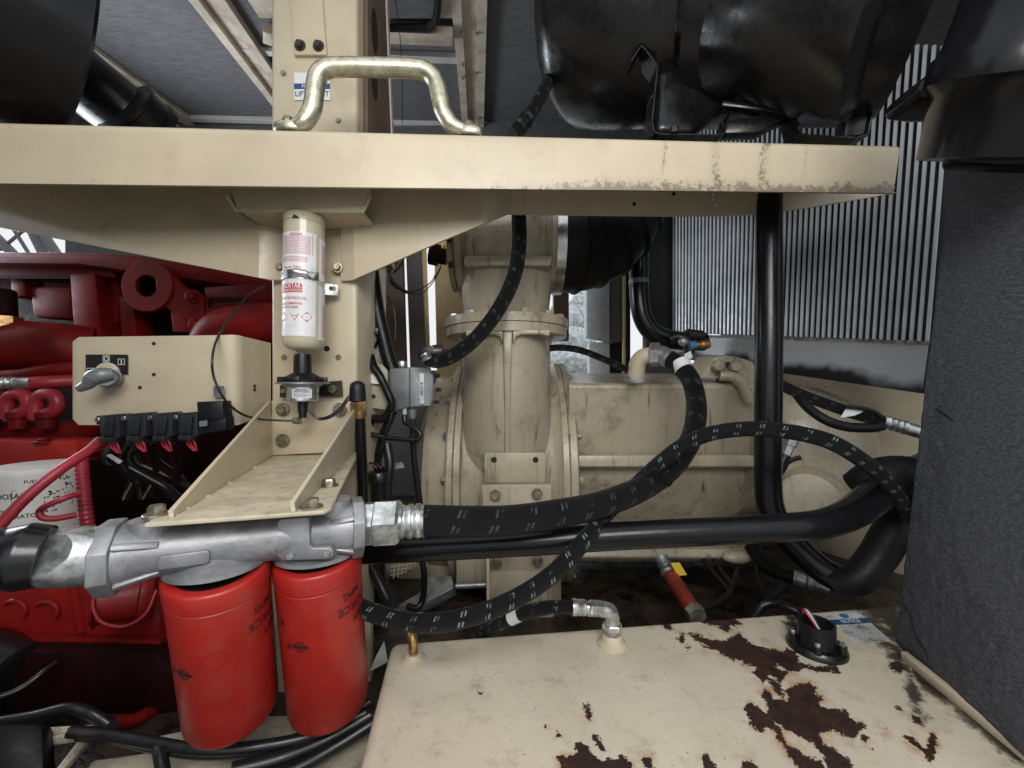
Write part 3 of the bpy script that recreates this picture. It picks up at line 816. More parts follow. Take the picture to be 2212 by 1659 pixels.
# ================================================================== RADIATOR
RA = thing('radiator', P(1750, 780, 1.2), 'aluminium radiator with a row of upright bars behind the right end of the beam', 'radiator')
b0, b1 = P(1452, 718, 1.60), P(2012, 737, .95)
t0, t1 = P(1452, 80, 1.60), P(2066, 100, .95)
nb = 52
nrm = (b1 - b0).cross(t0 - b0).normalized()
if nrm.y > 0: nrm = -nrm
barw = (b1 - b0).length / nb * .43
barmesh = None
for i in range(nb):
    t = (i + .5) / nb
    a, c = b0.lerp(b1, t), t0.lerp(t1, t)
    d = (b1 - b0).normalized() * barw / 2
    g = G(); g.slab([a - d + nrm * .003, a + d + nrm * .003, c + d + nrm * .003, c - d + nrm * .003], .006, -nrm)
    g.build('bar', M['bar'], RA)
g = G(); g.slab([b0 - nrm * .016, b1 - nrm * .016, t1 - nrm * .016, t0 - nrm * .016], .03, -nrm); g.build('fin_core', M['fin'], RA)
# fine fins between the nearest bars
g = G()
for i in range(nb - 1):
    if i < 26: continue
    t = (i + 1) / nb
    a, c = b0.lerp(b1, t), t0.lerp(t1, t)
    d = (b1 - b0).normalized() * barw * .5
    for k2 in range(200):
        q = a.lerp(c, (k2 + .5) / 200)
        u_ = (c - a).normalized() * .0009
        o_ = nrm * -.010
        g.add([q - d - u_ + o_, q + d + u_ * .5 + o_, q + d + u_ * 1.5 + o_, q - d + u_ * 0.2 + o_], [[0, 1, 2, 3]])
g.build('fins', MAT('fin_edges', (.025, .025, .027), .5, metal=.5, var=.4, vscale=90), RA, kind='stuff')
# bottom tank, oversprayed black along the lower edge
g = G(); nu, nv = 60, 16
c0, c1 = P(1448, 726, 1.58), P(2006, 745, .935)
e0, e1 = P(1452, 772, 1.56), P(1992, 850, .925)
vs = []; at = []
for i in range(nu + 1):
    for j in range(nv + 1):
        u_, v_ = i / nu, j / nv
        vs.append(c0.lerp(c1, u_).lerp(e0.lerp(e1, u_), v_)); 
        low = v_
        at.append(2.0 * max(0, low - .42) * (1.2 if u_ < .75 else .8) + (0.35 if .3 < u_ < .42 and v_ > .4 else 0) + (.5 * max(0, 1 - abs(u_ - .80) / .08) * v_))
fs = [[i * (nv + 1) + j, i * (nv + 1) + j + 1, (i + 1) * (nv + 1) + j + 1, (i + 1) * (nv + 1) + j] for i in range(nu) for j in range(nv)]
g.add(vs, fs)
for q in range(len(g.f)):
    a, b_, c_ = [g.v[k] for k in g.f[q][:3]]
    if (b_ - a).cross(c_ - a).dot(a) > 0: g.f[q] = g.f[q][::-1]
nb_ = len(g.v); g.slab([c0 - nrm * .004, c1 - nrm * .004, e1 - nrm * .004, e0 - nrm * .004], .12, -nrm)
at += [.9] * (len(g.v) - nb_)
g.build('bottom_tank', M['spray'], RA, attr={'spray': at})
g = G(); path = [c0.lerp(c1, i / 120) + UP * (.004 + .0006 * random.random()) + nrm * .002 for i in range(121)]
g.tube(path, [.0035 + .0012 * random.random() for _ in range(121)], 8, smooth=False); g.build('weld_bead', M['zinc'], RA)
g = G(); g.slab([b0 + nrm * .03, P(1408, 718, 1.62) + nrm * .03, P(1408, 80, 1.62) + nrm * .03, t0 + nrm * .03], .08, -nrm); g.build('side_plate', M['hole'], RA)
# ================================================================== FOAM PANEL (right)
FO = thing('acoustic_door', P(2080, 1450, .6), 'dark grey textured foam lined door panel filling the right edge', 'panel')
f0, f1, f2, f3 = P(2085, 60, .70), P(1931, 1388, .725), P(2330, 1745, .43), P(2800, 60, .40)
g = G(); nU, nV = 90, 150; vs = []
n_ = (f1 - f0).cross(f3 - f0).normalized()
if n_.dot(f0) > 0: n_ = -n_
for i in range(nU + 1):
    for j in range(nV + 1):
        u_, v_ = i / nU, j / nV
        p = f0.lerp(f1, v_).lerp(f3.lerp(f2, v_), u_)
        h = noise.noise(p * 60) * .0012 + noise.noise(p * 160) * .0009 + noise.noise(p * 9) * .003
        if i == 0 or j == nV: h = -.004
        vs.append(p + n_ * h)
fs = [[i * (nV + 1) + j, i * (nV + 1) + j + 1, (i + 1) * (nV + 1) + j + 1, (i + 1) * (nV + 1) + j] for i in range(nU) for j in range(nV)]
g.add(vs, fs)
for q in range(len(g.f)):
    a, b_, c_ = [g.v[k] for k in g.f[q][:3]]
    if (b_ - a).cross(c_ - a).dot(n_) < 0: g.f[q] = g.f[q][::-1]
for cr in (((.02, .925), (.10, .935), (.17, .962), (.24, .97), (.27, .985)), ((.10, .60), (.16, .603), (.22, .608)), ((.30, .44), (.36, .445), (.44, .442))):
    gc = G(); gc.tube([f0.lerp(f1, v2).lerp(f3.lerp(f2, v2), u2) + n_ * .0008 for u2, v2 in cr], [.0004, .0012, .0016, .0010, .0003], 6); gc.build('tear', M['hole'], FO)
g.slab([f0 - n_ * .008, f1 - n_ * .008, f2 - n_ * .008, f3 - n_ * .008], .035, -n_)
g.build('foam_sheet', M['foam'], FO, ang=80)
g = G(); a, b_ = PZ(1945, 1425, -.45), PZ(2330, 1745, -.45)
g.slab([a, b_, b_ + UP * .014, a + UP * .014], .012, (1, .1, 0)); g.build('door_lip', M['cream'], FO, bevel=.002)
# ================================================================== STARTING FLUID CAN
CA = thing('spray_can', P(657, 770, .80), 'cream starting fluid can with red lettering strapped to the post', 'can')
yc = .80; r = .0365
A = P(655, 762, yc); B = P(658, 468, yc); H = (B - A).length
g = G(); prof = [(0, .010), (.012, .014), (.02, .024), (.045, .0325), (.08, .0358), (.11, r), (.928, r), (.930, r - .0008), (.936, r - .0008), (.938, r + .0006), (.985, r + .0006), (.995, r - .001), (1, r - .006), (1, .01)]
g.lathe(A, B, prof, 48); g.build('can_body', M['can'], CA)
mp = lambda off: on_cyl(A, B, r, off)
zz = lambda y: (A.z * 0 + (762 - y) / F * yc)
deg = math.pi / 180
def arc(d): return d * deg * r
items = []
for (a0, a1, ya, yb) in ((-95, 33, 600, 514), (43, 120, 610, 520), (-95, 33, 730, 612), (43, 120, 736, 620)):
    g = lift(dense(rect2d(arc(a0), zz(ya), arc(a1), zz(yb)), 24), mp(.0005)); items.append(g.build('label', M['white_label'], CA))
txt = G()
def cyl_text(st, size, ang, y, sx=1.0, mat='print_red', par=None, off=.0009):
    g_ = lift(move2d(text2d(st, size), arc(ang), zz(y), 0, sx, 1), mp(off)); g_.build('lettering', M[mat], par)
def cyl_rect(a0, a1, ya, yb, mat, par, off=.0009):
    g_ = lift(dense(rect2d(arc(a0), zz(yb), arc(a1), zz(ya)), 12), mp(off)); g_.build('print_block', M[mat], par)
lab = items[2]
cyl_rect(-75, -4, 621, 633, 'print_red', lab)
cyl_text('ZEROSTART', .0125, -38, 627, .72, 'print_white', lab, .0013)
cyl_rect(-75, -4, 634, 640, 'print_red', lab)
cyl_text('STARTING PRODUCTS', .0045, -36, 637, .8, 'print_white', lab, .0013)
cyl_text('ENGINE STARTING FLUID', .0068, -38, 652, .72, 'print_red', lab)
cyl_text('FLUIDE DE DEMARRAGE', .0062, -42, 663, .72, 'print_red', lab)
cyl_text('DE MOTEUR DIESEL', .0062, -44, 671, .72, 'print_red', lab)
def cyl_poly(pts, mat, par, off=.0009):
    g_ = lift(poly2d(pts), mp(off)); g_.build('hazard_mark', M[mat], par)
s_ = .0095
cx_, cy_ = arc(8), zz(690)
cyl_poly([(cx_ - s_, cy_), (cx_, cy_ - s_), (cx_ + s_, cy_), (cx_, cy_ + s_)], 'print_red', lab)
cyl_poly([(cx_ - .0022, cy_ + .0005), (cx_, cy_ - .001), (cx_ + .0022, cy_ + .0005), (cx_ + .001, cy_ + .003), (cx_, cy_ + .0055), (cx_ - .0012, cy_ + .003)], 'print_white', lab, .0013)
cyl_text('2.1', .0042, 8, 695, 1, 'print_white', lab, .0013)
cx_ = arc(-24)
for a_, m_ in ((.0085, 'print_red'), (.0068, 'white_label')):
    cyl_poly([(cx_, cy_ - a_), (cx_ + a_ * .87, cy_ + a_ * .6), (cx_ - a_ * .87, cy_ + a_ * .6)], m_, lab, .0009 if a_ > .008 else .0012)
cyl_text('ww', .006, -24, 688, 1, 'print_pink', lab, .0015)
cx_ = arc(-62)
for a_, m_ in ((.0090, 'print_red'), (.0070, 'white_label')):
    cyl_poly([(cx_ - a_, cy_), (cx_, cy_ - a_), (cx_ + a_, cy_), (cx_, cy_ + a_)], m_, lab, .0009 if a_ > .008 else .0012)
# small print as rows of short dashes
rows = []
def small_print(y0, y1, dy, a0, a1, seed):
    rr = random.Random(seed); y = y0
    while y < y1:
        a = a0 + rr.random() * 3
        while a < a1:
            w = 2 + rr.random() * 6
            e_ = min(a + w, a1)
            rows.append(rect2d(arc(a), zz(y + dy * .42), arc(e_), zz(y)))
            a = e_ + 1.5
        y += dy
small_print(523, 560, 3.2, -62, 16, 1); small_print(566, 578, 3.0, -70, 8, 2)
lift(merge2d(rows), mp(.0009)).build('small_print', M['print_pink'], items[0]); rows = []
lift(frame2d(arc(-70), zz(562), arc(22), zz(516), .0006), mp(.0009)).build('print_frame', M['print_red'], items[0])
cyl_text('DANGER', .0055, -22, 520, 1, 'print_red', items[0], .001)
cyl_text('(net wt. 710cc)', .0066, -34, 588, .8, 'print_red', items[0])
cyl_text('(7 fl oz 710cc)', .0066, -36, 597, .8, 'print_red', items[0])
small_print(532, 592, 2.4, 52, 78, 3); lift(merge2d(rows), mp(.0009)).build('small_print', M['print_pink'], items[1]); rows = []
small_print(660, 728, 2.6, 58, 80, 4); lift(merge2d(rows), mp(.0009)).build('small_print', M['print_pink'], items[3]); rows = []
# scuff on the cap
lift(poly2d([(arc(-34), zz(488)), (arc(-14), zz(487)), (arc(-16), zz(484)), (arc(-29), zz(479)), (arc(-30), zz(483))]), mp(.0012)).build('scuff_mark', M['print_black'], CA)
# hose clamp round the can
CL = thing('hose_clamp', P(657, 610, .80), 'steel worm drive hose clamp round the middle of the spray can', 'clamp')
a_ = A + UP * zz(611); b_ = A + UP * zz(593)
g = G(); g.lathe(a_, b_, [(0, r + .0004), (0, r + .0016), (1, r + .0016), (1, r + .0004)], 48, caps=False); g.build('band', M['steel'], CL)
m2 = on_cyl(A, B, r, .006)
c_ = m2(arc(-8), zz(601)); d_ = (m2(arc(6), zz(602)) - m2(arc(-20), zz(600))).normalized()
g = G(); g.lathe(c_ - d_ * .012, c_ + d_ * .012, [(0, .0055), (.1, .0065), (.9, .0065), (1, .0055)], 16); g.lathe(c_ + d_ * .012, c_ + d_ * .024, [(0, .004), (.4, .004), (.4, .0055), (1, .0055)], 6); g.build('worm_screw', M['zinc'], CL)
g = G(); g.slab(PP((700, 611, .835), (731, 614, .85), (731, 639, .85), (700, 637, .835)), .003); tb = g.build('mounting_tab', M['zinc'], CL, bevel=.0008, bseg=1)
g = G(); g.bolt(P(717, 624, .846), (0, -1, 0), .005, .006); g.build('screw', M['bolt'], tb)
# valve under the can
VA = thing('starting_valve', P(655, 905, .80), 'black and zinc metering valve below the spray can', 'valve')
X = lambda y: P(654, y, yc)
g = G(); g.lathe(X(815), X(765), [(0, .0165), (.9, .0155), (1, .0145)], 28); g.lathe(X(826), X(806), [(0, .040), (.35, .041), (.45, .036), (1, .019)], 12); g.build('nozzle_cap', M['plastic'], VA, ang=30)
for i in range(8):
    t = i * math.pi / 4 + .2; p = X(821) + Vector((math.cos(t) * .038, math.sin(t) * .038, 0))
    g = G(); g.box(p, (.012, .012, .012), Matrix.Rotation(t, 3, 'Z')); g.build('lug', M['plastic'], VA, bevel=.001)
g = G(); g.lathe(X(830), X(825), [(0, .043), (.3, .0475), (.7, .0475), (1, .043)], 40); g.lathe(X(836), X(830), [(0, .030), (1, .038)], 40); g.build('disc', M['zinc_dull'], VA)
g = G(); g.lathe(X(866), X(834), [(0, .018), (0, .0265), (.06, .0285), (1, .0285)], 36); bd = g.build('body', M['zinc'], VA)
mb = lambda off: on_cyl(X(866), X(834), .0285, off)
g = lift(dense(rect2d(-.019, .006, .016, .024), 10), mb(.0005)); lb = g.build('label', M['white_label'], bd)
g = lift(merge2d([dense(rect2d(-.016, .018, .010, .0205), 10)] + [dense(rect2d(-.017, y, .012 - .006 * (i % 2), y + .0012), 8) for i, y in enumerate((.0155, .013, .0105, .008))]), mb(.0009)); g.build('print_lines', M['print_grey'], lb)
lift(move2d(text2d('ZEROSTART', .0042), -.003, .0222, 0, .8, 1), mb(.0010)).build('lettering', M['print_blue'], lb)
g = G(); g.lathe(X(902), X(868), [(0, .007), (.3, .007), (.32, .009), (1, .009)], 16); g.build('plug', M['plastic'], VA)
g = G(); g.lathe(X(914), X(901), [(0, .007), (1, .006)], 6); g.lathe(P(655, 909, yc), P(634, 909, yc), [(0, .006), (.4, .006), (.4, .0075), (1, .0068)], 6); g.build('elbow_fitting', M['bolt'], VA)
g = G(); g.slab(PP((604, 832, .85), (738, 822, .862), (740, 856, .862), (604, 859, .85)), .004); bk = g.build('bracket', M['dark_metal'], VA, bevel=.001, bseg=1)
for x, y, w in ((612, 845, 6), (718, 841, 10)):
    g = G(); p = P(x, y, .848 if x < 650 else .857); g.lathe(p + Vector((0, .004, 0)), p - Vector((0, .003, 0)), [(0, rad(w, .85)), (1, rad(w * .8, .85))], 14); g.build('screw', M['bolt'], bk)
g = G(); g.tube(PP((634, 909, .80), (600, 908, .79), (560, 905, .77), (520, 893, .74), (485, 862, .71), (462, 815, .70), (459, 770, .70), (470, 730, .74), (500, 680, .80), (535, 640, .84), (572, 618, .86)), .0021, 8)
g.build('primer_tube', M['wire'], None, 'thin black tube looping from the valve across the switch box', 'tube')
for off, nm, lb_ in ((0, 'electric_wire', 'upper of two thin black wires from the valve to the brass tipped tube'), (9, 'electric_wire', 'lower of two thin black wires from the valve to the brass tipped tube')):
    g = G(); g.tube(PP((668 - off * .1, 868, .79), (674, 890 + off * .3, .785), (688, 903 + off * .3, .785), (712, 898 + off * .5, .80), (735, 880 + off * .7, .815), (752, 858 + off * .8, .825), (768, 848 + off * .5, .835)), .0019, 8)
    g.build(nm, M['wire'], None, lb_, 'wire')
# ================================================================== SWITCH BOX
SB = thing('switch_box', P(370, 920, .76), 'cream metal switch box with battery switch left of the post', 'switch box')
g = G()
Ys = .735
secs = [(157, Ys + .005), (170, Ys), (475, Ys + .012), (500, Ys + .016), (515, Ys + .024), (526, Ys + .04), (585, Ys + .13)]
tops = {157: 738, 170: 728, 475: 724, 500: 723, 515: 724, 526: 727, 585: 741}; bots = {157: 905, 170: 918, 475: 919, 500: 919, 515: 918, 526: 914, 585: 893}
fr = []
for x, Y in secs: fr += [P(x, tops[x], Y), P(x, bots[x], Y)]
bk_ = [p + Vector((0, .004 if i < 12 else 0, 0)) + Vector((-.003 if i >= 8 else 0, 0, 0)) for i, p in enumerate(fr)]
m_ = len(fr); fs = []
for i in range(len(secs) - 1):
    a = 2 * i; fs += [[a, a + 1, a + 3, a + 2], [m_ + a, m_ + a + 2, m_ + a + 3, m_ + a + 1], [a + 1, m_ + a + 1, m_ + a + 3, a + 3], [a, a + 2, m_ + a + 2, m_ + a]]
fs += [[0, m_, m_ + 1, 1], [m_ - 2, m_ - 1, 2 * m_ - 1, 2 * m_ - 2]]
g.add(fr + bk_, fs); g.build('housing', M['cream'], SB, ang=50)
for x, y in ((332, 742), (332, 809), (302, 837), (548, 834), (548, 842)):
    Y = Ys - .001 + (x - 170) / 305 * .012 if x < 500 else Ys + .072
    g = G(); p = P(x, y, Y); g.lathe(p + Vector((0, .002, 0)), p - Vector((0, .0012, 0)), [(0, rad(4, Y)), (1, rad(3.2, Y))], 12); g.build('rivet', M['dark_metal'], SB)
so = P(232, 787, Ys + .0); ex = (P(475, 800, Ys + .012) - P(170, 800, Ys)).normalized(); ks = Ys / F
ps = lambda off: on_plane(so, ex, (0, 0, 1), off)
g = G(); fn = ps(.0005); g.slab([fn(-43 * ks, -21 * ks), fn(43 * ks, -21 * ks), fn(43 * ks, 21 * ks), fn(-43 * ks, 21 * ks)], .0012, (0, -1, 0)); sp = g.build('switch_plate', M['blackplate'], SB)
lift(merge2d([frame2d(-7 * ks, 5 * ks, 7 * ks, 19 * ks, 1 * ks), ring2d(0, 12 * ks, 3.6 * ks, 5 * ks), frame2d(24 * ks, -1 * ks, 38 * ks, 12 * ks, 1 * ks), rect2d(30 * ks, 1.5 * ks, 32 * ks, 9.5 * ks), rect2d(-.4 * ks, -2 * ks, .4 * ks, 3 * ks), frame2d(-40 * ks, -19 * ks, -24 * ks, -8 * ks, 1 * ks),
             move2d(rect2d(-4 * ks, -.4 * ks, 4 * ks, .4 * ks), 20 * ks, -8 * ks, .7)]), ps(.0022)).build('print_symbols', M['print_white'], sp)
SW = thing('battery_switch', P(200, 850, .70), 'grey battery switch with lever handle on the switch box', 'switch')
c0_ = P(234, 809, Ys - .002); nS = Vector((.04, -1, 0)).normalized()
g = G(); g.lathe(c0_, c0_ + nS * .006, [(0, .021), (.7, .021), (1, .019)], 28); g.build('bezel', M['cream'], SW)
g = G(); g.lathe(P(238, 815, Ys - .008), P(226, 815, Ys - .04), [(0, .017), (.3, .0175), (.32, .015), (1, .014)], 24); g.build('knob', M['grey_box'], SW)
g = G(); g.tube(PP((244, 808, Ys - .034), (222, 810, Ys - .042), (203, 816, Ys - .046), (190, 830, Ys - .047), (170, 840, Ys - .048)), [.010, .0125, .013, .009, .006], 14); g.build('lever', M['grey_box'], SW)
g = G(); p = P(256, 818, Ys - .004); g.lathe(p, p + nS * .004, [(0, .0035), (1, .003)], 12); g.build('stop_pin', M['dark_metal'], SW)
# relays along the lower edge
rels = [(234, 922, 'first'), (291, 919, 'second'), (348, 918, 'third'), (403, 917, 'fourth')]
for i, (x, y, w) in enumerate(rels):
    Y = Ys - .022 + i * .003; s = Y / F
    RE = thing('relay', P(x, y + 32, Y), f'{w} small black relay from the left under the switch box', 'relay', 'small relays under the switch box')
    c = P(x, y, Y)
    g = G(); g.slab([c + Vector((a * s, b_, z * s)) for a, b_, z in ((-22, 0, 24), (22, 0, 28), (24, 0, -22), (15, 0, -30), (-15, 0, -30), (-18, 0, -18))], .028, (0, 1, 0)); g.build('relay_case', M['relay'], RE, bevel=.002)
    g = G(); g.box(c + Vector((0, .004, -28 * s)), (26 * s, .02, 12 * s)); g.build('socket', M['relay'], RE, bevel=.0015)
    g = G(); g.box(c + Vector((4 * s, -.003, 0)), (22 * s, .006, 38 * s), Matrix.Rotation(.12, 3, 'Y')); g.build('cover_rib', M['relay'], RE, bevel=.0015)
    g = G(); g.slab([c + Vector((a * s, .006, z * s)) for a, z in ((-34, 24), (-12, 25), (-12, 4), (-34, 4))], .003, (0, 1, 0)); tb = g.build('mounting_ear', M['plastic'], RE, bevel=.0006, bseg=1)
    g = G(); g.bolt(c + Vector((-28 * s, .006, 15 * s)), (0, -1, 0), .0048, .004, False); g.build('screw', M['bolt'], tb)
    for dx in (-6, -1, 5):
        g = G(); g.tube([c + Vector((dx * s, .008, -32 * s)), c + Vector(((dx * 1.5) * s, .012, -45 * s)), c + Vector(((dx * .5) * s, .02, -60 * s))], .0016, 6); g.build('wire', M['wire_red'], RE)
RB = thing('timer_relay', P(448, 945, .72), 'large black cube relay at the right end of the relay row', 'relay')
g = G(); c = P(447, 862, Ys - .035)
g.slab(PP((424, 868, Ys - .03), (480, 866, Ys - .025), (483, 905, Ys - .025), (428, 912, Ys - .03)), .03); g.build('relay_case', M['plastic'], RB, bevel=.002)
g = G(); g.slab(PP((430, 911, Ys - .026), (486, 900, Ys - .022), (488, 930, Ys - .022), (434, 938, Ys - .026)), .028); g.build('socket', M['plastic'], RB, bevel=.002)
g = G(); g.slab(PP((430, 910, Ys - .032), (447, 908, Ys - .0315), (447, 920, Ys - .0315), (431, 922, Ys - .032)), .002); g.build('label', M['grey_box'], RB)
g = G(); g.slab(PP((461, 834, Ys + .002), (482, 834, Ys + .003), (482, 858, Ys + .003), (461, 858, Ys + .002)), .003); g.build('mounting_tab', M['zinc_dull'], RB)
# ================================================================== FILTER BRACKET
FB = thing('filter_bracket', P(640, 1130, .6), 'cream welded shelf bracket with two ribs carrying the filter head', 'bracket')
Zp = -.147
pl_ = [PZ(311, 1131, Zp), PZ(700, 1103, Zp), PZ(716, 1096, Zp), PZ(733, 1060, Zp), PZ(778, 972, Zp), PZ(583, 984, Zp), PZ(545, 1000, Zp), PZ(405, 1078, Zp)]
g = G(); g.slab(pl_, .005, (0, 0, -1)); g.build('shelf', M['cream_plate'], FB, bevel=.0012, bseg=1)
g = G(); g.slab(PP((586, 865, .862), (772, 866, .866), (772, 974, .866), (586, 984, .85)), .007); g.build('back_plate', M['cream'], FB, bevel=.0015)
g = G(); g.slab([P(584, 866, .85), P(592, 983, .86), PZ(375, 1118, Zp), P(372, 1103, .463)], .005, (-1, -.25, 0)); rb1 = g.build('rib', M['cream'], FB, bevel=.001, bseg=1)
g = G(); g.slab([P(773, 868, .875), P(772, 968, .90), PZ(628, 1107, Zp), P(624, 1086, .485)], .005, (1, .3, 0)); g.build('rib', M['cream'], FB, bevel=.001, bseg=1)
g = G()
for x, y, r_ in ((400, 1098, 18), (440, 1072, 22), (490, 1043, 18), (545, 1010, 15), (380, 1112, 10)):
    p = PZ(x, y, Zp); g.ball(p, rad(r_, p.y) * .55, 10, 6, (1.3, 1.0, .35))
g.build('weld', M['cream_plate'], FB)
for x, y in ((338, 1112), (673, 1096), (711, 1050), (545, 1003)):
    g = G(); g.bolt(PZ(x, y, Zp), UP, .0088, .011); g.build('bolt', M['bolt'], FB)
for x, y in ((610, 884), (610, 951), (733, 884)):
    g = G(); g.bolt(P(x, y, .853 if y < 900 else .846), (.1, -1, 0), .0088, .010); g.build('bolt', M['bolt'], FB)
# ================================================================== FILTER HEAD
FH = thing('twin_filter_mount', P(520, 1240, .52), 'cast aluminium twin filter head bolted under the cream shelf', 'filter head')
A = P(265, 1200, .462); B = P(765, 1138, .565)
g = G(); g.lathe(A, B, [(0, .034), (.06, .030), (.14, .0275), (.5, .0275), (.85, .0285), (.95, .033), (1, .034)], 32)
g.build('barrel', M['alu'], FH)
ax = (B - A).normalized(); sd = ax.cross(UP).normalized()
def face_flange(t0, t1, R, nm):
    a = A.lerp(B, t0); b_ = A.lerp(B, t1)
    g = G(); g.lathe(a, b_, [(0, R * .97), (.06, R), (.94, R), (1, R * .97)], 8, phase=math.pi / 8, ref=sd); return g.build(nm, M['alu'], FH, bevel=.003, bseg=2)
face_flange(-.075, -.002, .041, 'end_flange')
g = G(); g.lathe(A.lerp(B, -.01), A.lerp(B, .15), [(0, .035), (.3, .033), (.75, .0285), (1, .0275)], 32); g.build('neck', M['alu'], FH)
face_flange(.985, 1.045, .040, 'end_flange')
g = G(); g.lathe(A.lerp(B, .86), A.lerp(B, .99), [(0, .028), (.3, .028), (.8, .032), (1, .034)], 32); g.build('neck', M['alu'], FH)
for t0, t1, ang_ in ((0.0, .16, -.75), (0.0, .16, .55), (.99, .86, -.75), (.99, .86, .6)):
    dr = (sd * math.cos(ang_) + UP * math.sin(ang_)); tw = ax.cross(dr) * .004
    a, b_ = A.lerp(B, t0), A.lerp(B, t1)
    g = G(); g.slab([a + dr * .02 - tw, a + dr * .039 - tw, b_ + dr * .0285 - tw, b_ + dr * .02 - tw], .008, tw); g.build('stiffener', M['alu'], FH, bevel=.002, bseg=2)
for t in (.10, .9):
    g = G(); p = A.lerp(B, t); g.lathe(p, Vector((p.x, p.y, Zp - .006)), [(0, .025), (.6, .020), (1, .020)], 20); g.build('boss', M['alu'], FH)
for x_, y_, Y_ in ((470, 1220, .505), (686, 1194, .565)):
    g = G(); p = P(x_, y_, Y_) + UP * .0005; q = p + UP * .022; g.lathe(p, q, [(0, .0528), (.22, .0528), (.4, .040), (1, .028)], 40); g.build('mount_base', M['alu'], FH)
# raised pad with casting number, and the cover plate with two screws
fo = A.lerp(B, .26) + sd * .0268 - UP * .004
pf = lambda off: on_plane(fo, ax, UP, off)
fn = pf(0); hw = .018
pts = [(-.030, .0095), (.028, .0095), (.031, .0065), (.031, -.0065), (.028, -.0095), (-.030, -.0095), (-.033, -.0065), (-.033, .0065)]
g = G(); g.slab([fn(a * .72, b_ * .8) for a, b_ in pts], .0035, sd); g.build('raised_pad', M['alu'], FH, bevel=.001)
lift(move2d(text2d('3225', .0042), .008, -.002), pf(.0045)).build('casting_number', M['zinc'], FH)
g = G(); Yc = .505
pts = [(598, 1130), (604, 1122), (664, 1117), (668, 1121), (670, 1178), (676, 1184), (712, 1182), (720, 1190), (720, 1202), (708, 1209), (612, 1211), (602, 1206), (594, 1190)]
g.slab([P(x, y, Yc + (x - 594) / 126 * .012) for x, y in pts], .012); cp = g.build('cover_plate', M['alu'], FH, bevel=.0016)
for x, y in ((627, 1201), (707, 1195)):
    g = G(); p = P(x, y, Yc + (x - 594) / 126 * .012 - .0005); g.lathe(p, p + Vector((.1, -1, 0)).normalized() * .003, [(0, .0045), (.6, .0045), (1, .0038)], 18); g.lathe(p + Vector((0, -.0032, 0)), p + Vector((0, -.0034, 0)), [(0, .0022), (1, .0022)], 6); g.build('screw', M['zinc'], cp)
g = G(); g.slab([P(x, y, .52 + (x - 594) / 126 * .012) for x, y in ((560, 1165), (600, 1150), (735, 1140), (735, 1180), (728, 1205), (700, 1216), (620, 1222), (585, 1216), (570, 1200))], .05); g.build('valve_body', M['alu'], FH, bevel=.008, bseg=3)
# ================================================================== THE TWO RED FILTERS
def red_filter(top, bot, r, label, marks):
    top, bot = Vector(top), Vector(bot)
    FI = thing('oil_filter', bot, label, 'oil filter', 'red spin-on filters under the filter head')
    g = G(); g.lathe(bot, top, [(0, r * .80), (.008, r * .90), (.025, r * .965), (.05, r), (.885, r), (.888, r * .982), (.896, r * .982), (.90, r * 1.014), (.93, r * 1.016), (.985, r * 1.008), (.995, r * .98), (1, r * .95), (1, r * .5)], 64)
    b = g.build('canister', M['filter_red'], FI)
    d = (top - bot).normalized()
    g = G(); g.lathe(top - d * .004, top + d * .001, [(0, r * .8), (1, r * .8)], 48); g.build('seal_plate', M['rubber'], FI)
    f_ = on_cyl(bot, top, r, .0007); H = (top - bot).length
    for kind_, x, y, sz in marks:
        if kind_ == 'e':
            lift(merge2d([ring2d(x, y, sz * .55, sz * .68), ring2d(x, y, sz * .20, sz * .34), rect2d(x - sz, y - sz * .14, x - sz * .34, y + sz * .14), rect2d(x + sz * .34, y - sz * .14, x + sz, y + sz * .14), rect2d(x - sz * .2, y - sz * .08, x + sz * .2, y + sz * .08)]), f_).build('emblem', M['print_black'], b)
        elif kind_ == 'ring':
            lift(ring2d(x, y, sz, sz * 1.06), f_).build('ring_mark', MAT('ring_mark', (.36, .012, .010), .5, var=0), b)
        else:
            lift(move2d(text2d(kind_, sz), x, y, math.pi), f_).build('lettering', M['print_black'], b)
    return FI
red_filter(P(470, 1220, .505), P(503, 1535, .565), .0545, 'left red oil filter, the one nearer the engine', [('e', -.048, .125, .011), ('P', -.066, .125, .014), ('ring', -.012, .143, .012), ('MPG', .046, .186, .014), ('FORCE', .047, .166, .015), ('FLEET', .060, .146, .013)])
red_filter(P(686, 1194, .565), P(712, 1520, .615), .0545, 'right red oil filter, the one beside the cream tank', [('e', -.030, .150, .011), ('P', -.046, .150, .014), ('MPG', .040, .204, .014), ('FORCE', .042, .184, .015), ('FLEET', .056, .165, .013), ('8', -.055, .18, .014)])
# ================================================================== LEFT PIPE FITTING
LF = thing('pipe_fitting', P(140, 1260, .44), 'zinc pipe fitting with a flat oval face left of the filter head', 'fitting')
A = P(70, 1202, .425); B = P(236, 1200, .452)
g = G(); g.lathe(A, B, [(0, .020), (0, .0245), (.06, .0268), (.2, .0292), (.4, .0308), (.6, .0310), (.8, .0295), (.95, .0262), (1, .025)], 64)
bm = bmesh.new(); me_ = bpy.data.meshes.new('tmp'); me_.from_pydata([v[:] for v in g.v], [], g.f); bm.from_mesh(me_)
bmesh.ops.remove_doubles(bm, verts=bm.verts, dist=1e-6)
axf = (B - A).normalized(); nF = (Vector((0, -.84, .46)) + axf * .04).normalized()
ptF = A.lerp(B, .52) + nF * .0252
res = bmesh.ops.bisect_plane(bm, geom=bm.verts[:] + bm.edges[:] + bm.faces[:], plane_co=ptF, plane_no=nF, clear_outer=True)
bmesh.ops.edgeloop_fill(bm, edges=[e for e in bm.edges if e.is_boundary])
nT = Vector((0, -.02, 1)).normalized()
